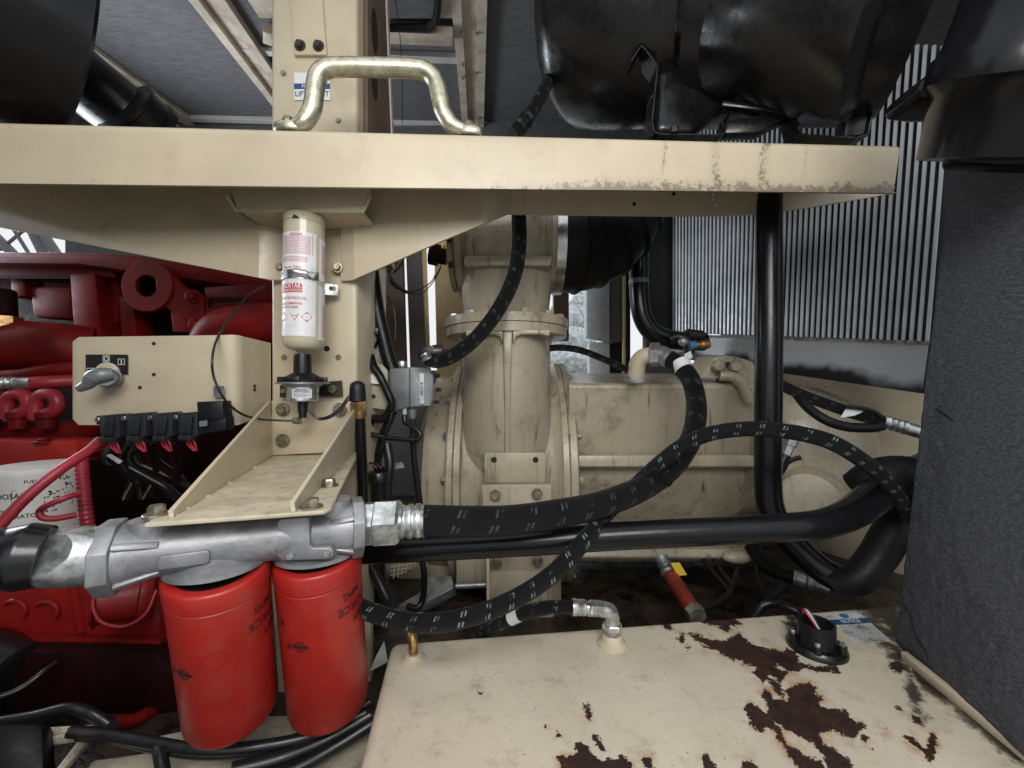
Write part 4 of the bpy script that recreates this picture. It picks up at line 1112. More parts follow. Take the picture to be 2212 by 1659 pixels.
bmesh.ops.bisect_plane(bm, geom=bm.verts[:] + bm.edges[:] + bm.faces[:], plane_co=A.lerp(B, .5) + nT * .0272, plane_no=nT, clear_outer=True)
bmesh.ops.edgeloop_fill(bm, edges=[e for e in bm.edges if e.is_boundary])
bmesh.ops.recalc_face_normals(bm, faces=bm.faces)
g = G(); bm.verts.index_update(); g.add([v.co.copy() for v in bm.verts], [[v.index for v in f.verts] for f in bm.faces]); bm.free()
g.build('collar', M['zinc'], LF, ang=25)
g = G(); g.lathe(P(232, 1200, .452), P(250, 1199, .455), [(0, .024), (1, .024)], 32); g.build('seal_ring', M['rubber'], LF)
g = G(); g.tube(PP((-60, 1206, .40), (0, 1203, .412), (50, 1202, .42), (98, 1201, .428)), [.0265, .0275, .0325, .0300], 28); g.build('painted_hose', M['gloss_black'], None, 'glossy black painted hose entering at the left edge', 'hose')
# ================================================================== RIGHT HOSE FITTING
RF = thing('hose_fitting', P(840, 1170, .58), 'zinc hex hose coupling between filter head and thick hose', 'fitting')
def AX(x, y=None, Y=None): return P(x, y if y else 1131 - (x - 780) * .05, Y or (.572 + (x - 780) * .00008))
g = G(); g.lathe(AX(776), AX(813), [(0, .029), (.08, .0305), (.92, .0305), (1, .028)], 6, phase=.35, ref=(0, 0, 1)); g.build('nut', M['zinc'], RF, ang=20)
g = G(); g.lathe(AX(806), AX(868), [(0, .026), (.05, .029), (.12, .0325), (.85, .0325), (.95, .029), (1, .024)], 6, phase=.30, ref=(0, 0, 1)); g.build('swivel_nut', M['zinc'], RF, ang=20)
g = G(); g.lathe(AX(862), AX(917), [(0, .0205), (.10, .0220), (.16, .0232), (.22, .0215), (.30, .0215), (.38, .0235), (.50, .0235), (.56, .0215), (.62, .0215), (.70, .0235), (.80, .0235), (.88, .0222), (.95, .0228), (1, .0236)], 36); g.build('ferrule', M['zinc'], RF)
g = G(); g.tube(PP((910, 1124, .582), (1000, 1126, .585), (1100, 1124, .60), (1200, 1110, .63), (1300, 1089, .68), (1390, 1053, .74), (1450, 1010, .80), (1487, 960, .86), (1503, 910, .90), (1503, 860, .94), (1490, 817, .97), (1465, 788, 1.0), (1437, 770, 1.02)), .0213, 24, 14)
g.build('thick_hose', M['hose_big'], None, 'thick black braided hose sweeping from the filter head up to the compressor', 'hose')
UF = thing('hose_elbow', P(1390, 820, 1.1), 'cream bent pipe with hex fitting on top of the compressor', 'fitting')
g = G(); g.lathe(P(1447, 776, 1.01), P(1424, 765, 1.03), [(0, .0225), (.3, .0235), (.5, .022), (.7, .0235), (1, .0225)], 28); g.build('ferrule', M['zinc_dull'], UF)
g = G(); g.lathe(P(1426, 766, 1.03), P(1404, 766, 1.04), [(0, .026), (.1, .030), (.9, .030), (1, .026)], 6); g.build('nut', M['zinc_dull'], UF, ang=20)
g = G(); g.tube(PP((1412, 768, 1.04), (1392, 770, 1.05), (1378, 784, 1.06), (1373, 812, 1.07)), .021, 18); g.build('bent_pipe', M['cream'], UF)
g = G(); a_ = P(1478, 799, .985); b_ = P(1468, 783, .998); g.lathe(a_, b_, [(0, .0222), (1, .0222)], 24); g.build('hose_band', M['white_label'], None, 'white paper band round the upper end of the thick hose', 'label')
# ================================================================== LONG BLACK PIPES
g = G(); g.tube(PP((700, 1192, .69), (800, 1188, .68), (950, 1181, .672), (1150, 1170, .668), (1350, 1157, .664), (1550, 1147, .658), (1700, 1139, .652), (1780, 1130, .66), (1840, 1108, .69), (1890, 1072, .74), (1945, 1036, .80), (2030, 1000, .88)), [.0215] * 7 + [.0222, .025, .0285, .031, .032], 28, 10)
g.build('coolant_pipe', M['pipe'], None, 'long horizontal black pipe running below the thick hose', 'pipe')
g = G(); g.tube(PP((1661, 380, .95), (1661, 455, .93), (1661, 700, .91), (1659, 950, .90), (1659, 1050, .90), (1666, 1100, .90), (1690, 1145, .895), (1730, 1190, .88), (1775, 1230, .86), (1825, 1252, .84), (1870, 1235, .82)), .0268, 28, 10)
g.build('riser_pipe', M['pipe'], None, 'upright black pipe in front of the radiator bars', 'pipe')
g = G(); g.tube(PP((1800, 1262, .84), (1850, 1250, .82), (1893, 1205, .82), (1935, 1140, .82), (1990, 1090, .84)), [.027, .029, .031, .032, .032], 28)
g.build('radiator_hose', M['rubber'], None, 'fat black rubber elbow hose in the lower right behind the panel', 'hose')
g = G(); g.tube(PP((1860, 1060, .80), (1900, 1035, .78), (1960, 1030, .78), (2010, 1060, .78)), .038, 24); g.build('radiator_hose', M['rubber'], None, 'fat black rubber hose end just above the bent coolant pipe', 'hose')
g = G(); g.tube(PP((1380, 420, 1.32), (1380, 560, 1.32), (1381, 640, 1.32), (1390, 690, 1.32), (1415, 722, 1.32), (1460, 735, 1.33), (1520, 738, 1.35)), .030, 24); g.build('back_pipe', M['pipe'], None, 'bent black pipe left of the radiator behind the compressor', 'pipe')
g = G(); g.lathe(P(1380, 614, 1.32), P(1380, 604, 1.32), [(0, .0305), (0, .0312), (1, .0312), (1, .0305)], 24); g.build('pipe_band', M['grey_box'], None, 'grey band round the bent pipe left of the radiator', 'band')
# braided hoses
g = G(); g.tube(PP((745, 1300, .63), (790, 1318, .595), (850, 1337, .575), (920, 1346, .565), (985, 1339, .56), (1060, 1317, .57), (1140, 1278, .59), (1205, 1230, .605), (1262, 1168, .628), (1300, 1122, .69), (1340, 1080, .76), (1385, 1036, .76), (1420, 1004, .745), (1470, 965, .73), (1530, 938, .715), (1600, 927, .70), (1660, 928, .69), (1720, 935, .68), (1790, 953, .67), (1850, 986, .68), (1900, 1027, .70), (1945, 1080, .735), (1975, 1125, .77)), .0127, 20, 12)
g.build('looped_hose', M['hose'], None, 'long black hose with green dashes looping over and under the thick hose', 'hose')
g = G(); g.tube(PP((1400, 1022, .715), (1412, 1012, .71), (1430, 1022, .715), (1450, 1040, .74), (1440, 1050, .80), (1410, 1035, .82)), .0022, 6); g.build('cable_tie', M['plastic'], None, 'black cable tie binding the looped hose to the thick hose', 'cable tie')
g = G(); g.tube(PP((1040, 1368, .78), (1062, 1358, .75), (1095, 1339, .725), (1135, 1323, .71), (1180, 1313, .70), (1242, 1311, .70)), .0112, 18, 12)
g.build('tank_hose', M['hose'], None, 'short black hose with green dashes ending at the tank elbow', 'hose')
g = G(); g.lathe(P(1103, 1336, .721), P(1122, 1327, .713), [(0, .0118), (1, .0118)], 20); g.build('hose_band', M['white_label'], None, 'silver printed band round the short tank hose', 'label')
g = G(); g.tube(PP((1124, 400, .93), (1121, 470, .93), (1122, 520, .93), (1115, 580, .93), (1095, 635, .93), (1062, 690, .93), (1020, 738, .94), (975, 770, .95), (945, 780, .96), (925, 775, .97)), .0165, 18, 12)
g.build('oil_hose', M['hose_far'], None, 'black braided hose curving in front of the inlet valve', 'hose')
g = G(); g.tube(PP((1188, 752, 1.08), (1215, 751, 1.07), (1255, 757, 1.06), (1300, 774, 1.06), (1340, 792, 1.07), (1372, 806, 1.08)), .0085, 14); g.build('small_hose', M['hose_far'], None, 'thin black hose lying on top of the compressor housing', 'hose')
g = G(); g.tube(PP((1108, 290, .95), (1125, 275, .96), (1145, 248, .98), (1170, 205, 1.0), (1190, 160, 1.05)), .0155, 16); g.lathe(P(1118, 282, .955), P(1140, 254, .975), [(0, .017), (.3, .019), (.5, .017), (.7, .019), (1, .017)], 18)
g.build('upper_hose', M['hose_far'], None, 'black hose rising from the beam to the air cleaner', 'hose')
# ================================================================== TANK
ZT = -.45
TK = thing('fuel_tank', PZ(1300, 1659, ZT) - UP * .1, 'cream tank top with peeling paint and rust in the foreground', 'tank')
o_ = PZ(845, 1385, ZT); u_ = (PZ(1980, 1300, ZT) - o_).normalized(); v_ = Vector((u_.y, -u_.x, 0))
LU, LV = 1.12, .42; nu, nv = 520, 210
us = np.linspace(0, LU, nu); vv = np.linspace(0, LV, nv)
UU, VV = np.meshgrid(us, vv, indexing='ij')
XX = o_.x + u_.x * UU + v_.x * VV; YY = o_.y + u_.y * UU + v_.y * VV
px = CX + F * XX / YY; py = CY - F * ZT / YY * 1.0
def z7(pts): return [(1371.5 + .3387 * a, 1097.2 + .3387 * b) for a, b in pts]
def z6(pts): return [(768 + .3387 * a, 1097.2 + .3387 * b) for a, b in pts]
def z8(pts): return [(1700.6 + .3716 * a, 1042.3 + .3716 * b) for a, b in pts]
RUST = [z7([(400, 700), (470, 680), (560, 690), (590, 680), (620, 700), (680, 745), (620, 750), (590, 780), (520, 750), (440, 735)]),
        z7([(150, 712), (220, 700), (205, 740), (232, 770), (205, 776), (185, 740)]),
        z7([(330, 800), (390, 798), (480, 850), (540, 850), (600, 840), (660, 810), (720, 850), (790, 890), (830, 910), (900, 905), (950, 930), (970, 900), (1010, 915), (1040, 950), (1030, 1000), (1090, 1000), (1150, 1020), (1220, 1020), (1280, 1010), (1300, 1050), (1230, 1052), (1150, 1045), (1080, 1025), (1030, 1042), (960, 1022), (900, 985), (890, 1000), (920, 1040), (965, 1050), (930, 1110), (880, 1070), (850, 1060), (820, 1110), (750, 1050), (790, 1010), (730, 1000), (640, 960), (580, 960), (530, 900), (470, 880), (420, 850), (360, 822)]),
        z7([(270, 830), (310, 795), (322, 810), (300, 855)]), z7([(330, 880), (345, 885), (335, 893)]), z7([(410, 850), (455, 885), (440, 890)]),
        z7([(820, 1150), (850, 1170), (880, 1220), (940, 1210), (980, 1230), (970, 1150), (1050, 1120), (1110, 1120), (1150, 1150), (1150, 1180), (1210, 1220), (1170, 1240), (1180, 1270), (1240, 1290), (1330, 1290), (1370, 1340), (1470, 1390), (1420, 1430), (1390, 1465), (1330, 1450), (1230, 1420), (1170, 1440), (1200, 1510), (1280, 1540), (1300, 1570), (1340, 1580), (1420, 1700), (1250, 1700), (1230, 1620), (1190, 1560), (1150, 1500), (1060, 1460), (1000, 1430), (960, 1420), (900, 1370), (850, 1300), (830, 1260), (850, 1240), (820, 1210)]),
        z7([(695, 1265), (750, 1240), (790, 1270), (840, 1320), (880, 1372), (940, 1395), (930, 1430), (960, 1500), (1030, 1540), (1100, 1590), (1180, 1620), (1240, 1700), (1050, 1700), (1000, 1590), (950, 1520), (900, 1470), (920, 1440), (850, 1390), (800, 1420), (750, 1380), (720, 1310)]),
        z7([(840, 1075), (900, 1110), (960, 1200), (925, 1205), (870, 1130)]),
        z7([(65, 1620), (90, 1600), (130, 1659), (75, 1659)]), z7([(430, 1590), (460, 1575), (500, 1620), (520, 1700), (440, 1690)]), z7([(690, 1620), (740, 1625), (790, 1700), (700, 1690)]),
        z7([(1660, 1270), (1690, 1275), (1690, 1285)]), z7([(1450, 1455), (1475, 1460), (1468, 1480)]), z7([(1500, 1525), (1525, 1530), (1520, 1545)]), z7([(1585, 1400), (1615, 1410), (1605, 1422)]),
        z6([(1280, 1580), (1330, 1570), (1350, 1600), (1400, 1590), (1430, 1560), (1400, 1500), (1440, 1490), (1470, 1530), (1510, 1570), (1540, 1610), (1590, 1620), (1610, 1580), (1640, 1620), (1700, 1580), (1740, 1620), (1790, 1720), (1300, 1720), (1320, 1620)]),
        z6([(1450, 1260), (1480, 1250), (1502, 1320), (1492, 1340), (1465, 1290)]), z6([(1510, 1440), (1530, 1450), (1600, 1550), (1580, 1553), (1512, 1470)]), z6([(1280, 1408), (1305, 1450), (1285, 1460)]), z6([(1200, 1385), (1215, 1385), (1215, 1395)]), z6([(785, 1182), (802, 1182), (796, 1192)]), z6([(1840, 1600), (1900, 1640), (1900, 1700), (1860, 1690)]),
        z8([(690, 1480), (720, 1475), (800, 1560), (830, 1530), (820, 1480), (850, 1450), (862, 1500), (850, 1600), (830, 1605), (790, 1560), (740, 1520)]), z8([(725, 1350), (770, 1370), (778, 1400), (740, 1390)]), z8([(595, 1060), (640, 1035), (670, 1060), (660, 1112), (620, 1100)]),
        z8([(720, 1040), (770, 1090), (772, 1140), (850, 1180), (920, 1250), (900, 1250), (830, 1195), (750, 1135)]), z8([(640, 1300), (660, 1318), (640, 1312)])]
OIL = [z8([(380, 700), (640, 670), (660, 900), (580, 880), (500, 830), (420, 770)]), z8([(430, 740), (470, 800), (560, 950), (600, 990), (640, 960), (600, 850)]), z8([(700, 1050), (800, 1110), (960, 1270), (1380, 1600), (1380, 1640), (1000, 1330), (760, 1170)]), z8([(0, 760), (60, 780), (60, 850), (10, 840)]),
       z8([(600, 930), (720, 1010), (760, 1300), (800, 1380), (740, 1320), (700, 1120), (600, 1000)])]
def sdf(polys, soft):
    d = np.full(px.shape, 1e9); inside = np.zeros(px.shape, bool)
    for poly in polys:
        poly = np.array(poly); n = len(poly); ins = np.zeros(px.shape, bool)
        for i in range(n):
            x0, y0 = poly[i]; x1, y1 = poly[(i + 1) % n]
            dx, dy = x1 - x0, y1 - y0
            t = np.clip(((px - x0) * dx + (py - y0) * dy) / (dx * dx + dy * dy + 1e-9), 0, 1)
            d = np.minimum(d, np.hypot(px - x0 - t * dx, py - y0 - t * dy))
            c = ((y0 > py) != (y1 > py)) & (px < (x1 - x0) * (py - y0) / (y1 - y0 + 1e-12) + x0)
            ins ^= c
        inside |= ins
    return np.clip(np.where(inside, d, -d) / soft, -3, 3)
rust = sdf(RUST, 9.0); oil = sdf(OIL, 22.0)
# the sheet with rounded left and back edges, slight waviness
edge = .016
fall = np.maximum(0, edge - UU) ** 2 + np.maximum(0, edge - VV) ** 2
ZZ = ZT - (edge - np.sqrt(np.maximum(0, edge * edge - np.minimum(fall, edge * edge))))
ZZ += .0012 * np.sin(UU * 9 + 1) * np.sin(VV * 13)
idx = np.arange(nu * nv).reshape(nu, nv)
quads = np.stack([idx[:-1, :-1], idx[:-1, 1:], idx[1:, 1:], idx[1:, :-1]], -1).reshape(-1, 4)
g = G(); g.add(list(zip(XX.ravel(), YY.ravel(), ZZ.ravel())), quads.tolist())
at_r = list(rust.ravel()); at_o = list(oil.ravel()); nb_ = len(g.v)
cn = [o_, o_ + u_ * LU, o_ + u_ * LU + v_ * LV, o_ + v_ * LV]
g.add([p - UP * .0165 for p in cn] + [p - UP * .10 for p in cn], [[0, 1, 5, 4], [1, 2, 6, 5], [2, 3, 7, 6], [3, 0, 4, 7], [4, 5, 6, 7]])
at_r += [-3] * 8; at_o += [-1] * 8
g.build('tank_shell', M['tank'], TK, attr={'rust': at_r, 'oil': at_o}, ang=60)
# brass elbow with weld boss
def boss(x, y, r, h, name='weld_boss'):
    p = PZ(x, y, ZT); gg = G(); gg.lathe(p - UP * .002, p + UP * h, [(0, r * 1.55), (.25, r * 1.5), (.45, r * 1.15), (.6, r * 1.1), (.9, r), (1, r * .9)], 28); return gg.build(name, M['cream'], TK), p
boss(893, 1424, .0135, .011)
BEL = thing('brass_elbow', PZ(893, 1424, ZT), 'small brass elbow on the left back corner of the tank', 'fitting')
p = PZ(893, 1424, ZT)
g = G(); g.tube([p + UP * .008, p + UP * .022, p + UP * .032 + Vector((-.003, 0.006, 0)), p + UP * .038 + Vector((-.008, .016, 0)), p + UP * .040 + Vector((-.012, .028, 0))], [.0075, .0075, .0085, .0075, .007], 12); g.build('elbow', M['brass'], BEL)
g = G(); a_ = p + UP * .040 + Vector((-.012, .027, 0)); g.lathe(a_, a_ + Vector((-.005, .012, .002)), [(0, .0085), (.8, .0085), (1, .006)], 6); g.build('nut', M['brass'], BEL)
boss(1322, 1391, .0165, .018)
TE = thing('tank_elbow', PZ(1322, 1391, ZT), 'zinc elbow fitting joining the short hose to the tank', 'fitting')
p = PZ(1322, 1391, ZT); Y0 = p.y
g = G(); g.lathe(p + UP * .016, p + UP * .028, [(0, .0135), (.3, .0145), (1, .0145)], 24); g.build('threaded_collar', M['zinc_dull'], TE)
g = G(); g.lathe(p + UP * .026, p + UP * .036, [(0, .0155), (.15, .017), (.85, .017), (1, .0155)], 6, phase=.3); g.build('nut', M['zinc'], TE, ang=20)
g = G(); q = P(1322, 1320, Y0 - .012)
g.tube([p + UP * .034, p + UP * .046, p + UP * .056 + Vector((-.003, -.003, 0)), P(1312, 1318, Y0 - .008), P(1294, 1315, Y0 - .012)], .0128, 18); g.build('elbow', M['zinc'], TE)
g = G(); g.lathe(P(1300, 1315, Y0 - .012), P(1270, 1313, .70), [(0, .010), (.1, .0135), (.9, .0135), (1, .011)], 6, phase=.4); g.build('swivel_nut', M['zinc'], TE, ang=20)
g = G(); g.lathe(P(1272, 1313, .70), P(1236, 1311, .70), [(0, .0095), (.15, .0095), (.2, .0125), (.35, .0135), (.45, .012), (.55, .0135), (.65, .012), (.75, .0135), (1, .0135)], 24); g.build('ferrule', M['zinc'], TE)
# fuel sender
SE = thing('fuel_sender', PZ(1765, 1395, ZT), 'round black fuel level sender bolted to the tank top', 'sender')
p = PZ(1764, 1401, ZT)
g = G(); g.lathe(p, p + UP * .012, [(0, .044), (.5, .044), (.8, .042), (1, .040)], 40); g.build('flange', M['gloss_black'], SE)
g = G(); g.lathe(p + UP * .010, p + UP * .045, [(0, .030), (.2, .028), (1, .027), (1, .023), (.5, .022)], 36); g.build('cup', M['plastic'], SE)
for i in range(5):
    t = i * 2 * math.pi / 5 + .35; q = p + Vector((math.cos(t) * .0355, math.sin(t) * .0355, .010))
    g = G(); g.lathe(q, q + UP * .012, [(0, .007), (1, .0065)], 14); g.build('bolt_boss', M['gloss_black'], SE)
    g = G(); g.bolt(q + UP * .012, UP, .0045, .005, False); g.build('bolt', M['zinc_dull'], SE)
for i, (mt, dx) in enumerate((('wire_red', 0), ('print_white', .004), ('green_wire', .008))):
    g = G(); g.tube([p + Vector((.004 + dx * .5, 0, .03)), p + Vector((-.008 + dx, .02, .056)), P(1735, 1332 + i * 2, .80)], .0013, 6); g.build('wire', M[mt], SE)
g = G(); g.tube(PP((1737, 1335, .80), (1712, 1316, .81), (1680, 1305, .83), (1650, 1308, .86), (1632, 1330, .90)), .0085, 12, 10, (.0034, .0014)); g.build('wire_loom', M['loom'], None, 'black corrugated wire loom running to the fuel sender', 'loom')
# notice label on the tank
q0 = z8([(205, 768)])[0]; q1 = z8([(415, 757)])[0]; q2 = z8([(610, 930)])[0]; q3 = z8([(412, 945)])[0]
c = [PZ(*q, ZT) + UP * .0012 for q in (q0, q1, q2, q3)]
NL = thing('notice_label', c[3], 'worn white NOTICE label with blue band on the tank beside the panel', 'label')
def ql(x, y, off=0.0): return c[3].lerp(c[2], x).lerp(c[0].lerp(c[1], x), y) + UP * off
g = G(); g.add([ql(0, 0), ql(1, 0), ql(1, 1), ql(0, 1)], [[0, 1, 2, 3]]); g.build('label_sheet', MAT('worn_label', (.60, .60, .60), .5, var=.1, dirt=.9, dirtcol=(.05, .045, .04), dscale=45, dthr=.47), NL)
g = G(); g.add([ql(0, .60, .0005), ql(1, .60, .0005), ql(1, .78, .0005), ql(0, .78, .0005)], [[0, 1, 2, 3]]); g.build('blue_band', MAT('worn_blue', (.02, .07, .20), .5, var=.1, dirt=.6, dirtcol=(.05, .045, .04), dscale=45, dthr=.5), NL)
v2, f2 = text2d('NOTICE', .16); g = G(); g.add([ql(.5 + a.x * .9, .69 + a.y, .0009) for a in v2], f2); g.build('lettering', M['print_white'], NL)
v2, f2 = ring2d(.5, .89, 0.0, .085); g = G(); g.add([ql(.5 + (a.x - .5) * 1.4, a.y, .0005) for a in v2], f2); g.build('round_symbol', M['print_cyan'], NL)
rr = []; rnd = random.Random(5)
for i in range(11):
    y = .54 - i * .048; x = .06
    while x < .93:
        w = .03 + .09 * rnd.random(); rr.append(rect2d(x, y, min(.95, x + w), y + .016)); x += w + .02
v2, f2 = merge2d(rr); g = G(); g.add([ql(a.x, a.y, .0005) for a in v2], f2); g.build('small_print', M['print_grey'], NL)
# ================================================================== COMPRESSOR
CP = thing('compressor', P(1200, 1350, 1.25), 'large dirty cream screw compressor casting in the middle', 'compressor')
C0 = P(860, 1014, 1.42); C1 = P(1300, 1014, 1.42)
def cx(x, Y=1.09): return ((x - CX) / F * Y - C0.x) / (C1.x - C0.x)
R0 = .346
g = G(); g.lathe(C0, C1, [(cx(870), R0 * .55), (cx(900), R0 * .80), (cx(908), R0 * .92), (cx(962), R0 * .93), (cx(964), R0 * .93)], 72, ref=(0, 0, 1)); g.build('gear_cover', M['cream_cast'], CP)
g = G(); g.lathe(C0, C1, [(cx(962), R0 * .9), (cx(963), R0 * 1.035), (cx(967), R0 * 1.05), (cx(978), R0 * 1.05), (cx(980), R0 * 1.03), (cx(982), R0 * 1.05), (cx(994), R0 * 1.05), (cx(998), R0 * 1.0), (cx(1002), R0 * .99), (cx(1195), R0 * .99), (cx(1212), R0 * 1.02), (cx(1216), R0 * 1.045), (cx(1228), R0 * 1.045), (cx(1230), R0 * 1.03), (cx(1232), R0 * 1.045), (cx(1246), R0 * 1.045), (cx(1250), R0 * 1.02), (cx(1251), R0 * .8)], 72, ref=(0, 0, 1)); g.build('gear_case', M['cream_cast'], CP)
axc = (C1 - C0).normalized()
for side, xs in ((-1, 962), (1, 1251)):
    for a in np.linspace(-1.25, 1.15, 8):
        t = cx(xs); p = C0.lerp(C1, t) + Vector((0, -math.cos(a), math.sin(a))) * R0 * .985
        g = G(); g.bolt(p, axc * side, .0085, .010, False); g.build('bolt', M['cream_cast'] if side > 0 else M['zinc_dull'], CP)
# suction neck, rib and webs
g = G(); na, nbt = P(1097, 1010, 1.14), P(1097, 712, 1.19)
def ell(z_, w, d, yc): return [Vector((P(1094, 0, 1.12).x + w * math.cos(a), yc + d * math.sin(a), z_)) for a in np.linspace(0, 2 * math.pi, 48, endpoint=False)]
secs_ = [(1060, .118, .06, 1.15), (980, .126, .105, 1.155), (900, .124, .130, 1.165), (830, .123, .138, 1.175), (760, .123, .140, 1.18), (730, .127, .142, 1.18), (716, .138, .147, 1.18)]
vs = []; fs = []
for i, (y, w, d, yc_) in enumerate(secs_):
    vs += ell((CY - y) / F * 1.06, w, d, yc_)
    if i:
        b0_ = (i - 1) * 48
        fs += [[b0_ + j, b0_ + (j + 1) % 48, b0_ + 48 + (j + 1) % 48, b0_ + 48 + j] for j in range(48)]
fs += [list(range(48))[::-1], [6 * 48 + j for j in range(48)]]
g.add(vs, fs); g.build('suction_neck', M['cream_cast'], CP)
g = G(); g.slab(PP((1086, 716, 1.02), (1107, 716, 1.02), (1104, 800, 1.025), (1102, 980, 1.04), (1090, 980, 1.04), (1088, 800, 1.025)), .06); g.build('rib', M['cream_cast'], CP, bevel=.004, bseg=3)
g = G()
for sx in (-1, 1):
    pts = [(1097 + sx * 10, 712), (1097 + sx * 92, 712), (1097 + sx * 90, 726), (1097 + sx * 70, 722), (1097 + sx * 30, 722), (1097 + sx * 18, 727), (1097 + sx * 12, 742)]
    g.slab([P(x, y, 1.025) for x, y in pts], .05)
g.build('web', M['cream_cast'], CP, bevel=.003, bseg=2)
fz = lambda y: (CY - y) / F * 1.06
fc = Vector((P(1093, 0, 1.06).x, 1.19, 0))
g = G(); g.lathe(fc + UP * fz(720), fc + UP * fz(698), [(0, .166), (.1, .170), (1, .170)], 64); g.build('flange', M['cream_cast'], CP)
g = G(); g.lathe(fc + UP * fz(697), fc + UP * fz(677), [(0, .174), (.9, .174), (1, .172)], 64); g.build('flange', M['cream_cast'], CP)
for a in (-2.75, -2.2, -1.75, -1.25, -.75, -.3):
    p = fc + Vector((math.cos(a) * .153, math.sin(a) * .153, fz(677)))
    g = G(); g.bolt(p, UP, .0125, .012, False); g.build('bolt', M['zinc_dull'] if a < -2 else M['cream_cast'], CP)
# inlet valve body
IV = thing('inlet_valve', P(1095, 668, 1.15), 'cream cast inlet valve standing on the compressor flange', 'valve')
secs_ = [(668, .118, .10), (640, .121, .105), (600, .127, .118), (575, .132, .128), (545, .134, .132), (500, .135, .137), (440, .135, .137), (380, .133, .13)]
def rrect(z_, w, d, yc_, xoff, n=48, e=3.2):
    o = []
    for a in np.linspace(0, 2 * math.pi, n, endpoint=False):
        ca, sa = math.cos(a), math.sin(a)
        o.append(Vector((xoff + w * math.copysign(abs(ca) ** (2 / e), ca), yc_ + d * math.copysign(abs(sa) ** (2 / e), sa), z_)))
    return o
vs = []; fs = []; x0_ = P(1093, 0, 1.06).x
for i, (y, w, d) in enumerate(secs_):
    vs += rrect(fz(y), w, d, 1.19, x0_)
    if i:
        b0_ = (i - 1) * 48
        fs += [[b0_ + j, b0_ + (j + 1) % 48, b0_ + 48 + (j + 1) % 48, b0_ + 48 + j] for j in range(48)]
fs += [list(range(48))[::-1], [(len(secs_) - 1) * 48 + j for j in range(48)]]
g = G(); g.add(vs, fs); g.build('valve_body', M['cream_cast'], IV)
g = G(); g.slab(PP((1004, 552, 1.045), (1192, 552, 1.045), (1194, 557, 1.045), (1190, 574, 1.045), (1008, 575, 1.045), (1002, 570, 1.045)), .04); g.build('ledge', M['cream_cast'], IV, bevel=.004, bseg=3)
vc = Vector((0, 1.19, fz(490)))
def vx(x): return Vector((P(x, 0, 1.08).x, 1.19, fz(490)))
g = G(); g.lathe(vx(966), vx(1004), [(0, .10), (0, .135), (.3, .135), (.32, .128), (.45, .128), (.47, .150), (.8, .150), (1, .13)], 56); g.build('side_flange', M['cream_dirty'], IV)
for a in (-.6, -.2, .25, .7):
    p = vx(978) + Vector((0, -math.cos(a) * .14, -math.sin(a) * .14)); g = G(); g.bolt(p, (-1, 0, 0), .008, .01, False); g.build('bolt', M['dark_metal'], IV)
g = G(); g.lathe(vx(1180), vx(1204), [(0, .12), (.5, .138), (1, .140)], 56); g.build('outlet_collar', M['cream_cast'], IV)
g = G(); g.lathe(vx(1203), vx(1223), [(0, .139), (0, .1435), (1, .1435), (1, .139)], 56, caps=False); g.build('band_clamp', M['steel'], None, 'wide stainless band clamp on the rubber inlet boot', 'clamp')
BO = thing('rubber_boot', P(1300, 610, 1.2), 'black ribbed rubber inlet boot right of the band clamp', 'hose')
g = G(); g.tube([vx(1218), vx(1260) + Vector((0, .0, .004)), vx(1310) + Vector((0, .02, .03)), vx(1350) + Vector((0, .03, .075)), vx(1385) + Vector((0, .04, .15)), vx(1400) + Vector((0, .04, .24))], [.137, .137, .134, .130, .126, .122], 48); g.build('boot', M['rubber'], BO)
for t, (x, dz, dy) in enumerate(((1248, .003, .0), (1283, .014, .008), (1318, .036, .02), (1350, .075, .03), (1372, .12, .036))):
    g = G(); c_ = vx(x) + Vector((0, dy, dz)); d_ = Vector((1, .2, .12 + t * .28)).normalized(); g.lathe(c_ - d_ * .007, c_ + d_ * .007, [(0, .130), (.25, .142 - t * .002), (.5, .1455 - t * .002), (.75, .142 - t * .002), (1, .130)], 48); g.build('boot_rib', M['rubber'], BO)
# rotor housing (the long box to the right)
RH = thing('rotor_housing', P(1430, 1215, 1.15), 'long cream rotor housing with ledges right of the gear case', 'compressor housing')
def prism_x(x0, x1, prof, name, mat, par, bev=.004):
    """section given as (picture row, depth) pairs, run along the machine's length"""
    gg = G(); a = [P(x0, y, Y) for y, Y in prof]; gg2 = [P(x1, y, Y + .03) for y, Y in prof]
    n_ = len(a); gg.add(a + gg2, [[i, (i + 1) % n_, n_ + (i + 1) % n_, n_ + i] for i in range(n_)] + [list(range(n_))[::-1], [n_ + i for i in range(n_)]])
    bm = bmesh.new(); me = bpy.data.meshes.new('t'); me.from_pydata([v[:] for v in gg.v], [], gg.f); bm.from_mesh(me); bmesh.ops.recalc_face_normals(bm, faces=bm.faces)
    bm.verts.index_update(); g3 = G(); g3.add([v.co.copy() for v in bm.verts], [[v.index for v in f.verts] for f in bm.faces]); bm.free()
    return g3.build(name, mat, par, bevel=bev, bseg=3)
prism_x(1228, 1640, [(806, 1.42), (828, 1.12), (836, 1.112), (846, 1.118), (975, 1.125), (1000, 1.14), (1010, 1.4)], 'upper_casing', M['cream_cast'], RH, .010)
prism_x(1240, 1640, [(983, 1.095), (1008, 1.09), (1014, 1.13), (985, 1.14)], 'ledge', M['cream_cast'], RH, .003)
prism_x(1240, 1640, [(1000, 1.135), (1060, 1.15), (1110, 1.19), (1150, 1.26), (1150, 1.4), (1000, 1.4)], 'lower_casing', M['cream_cast'], RH)
prism_x(1200, 1620, [(1186, 1.10), (1204, 1.09), (1216, 1.12), (1205, 1.25), (1150, 1.3)], 'sump', M['cream_cast'], RH)
g = G(); q0 = P(1560, 975, 1.30); q1 = P(1730, 985, 1.30)
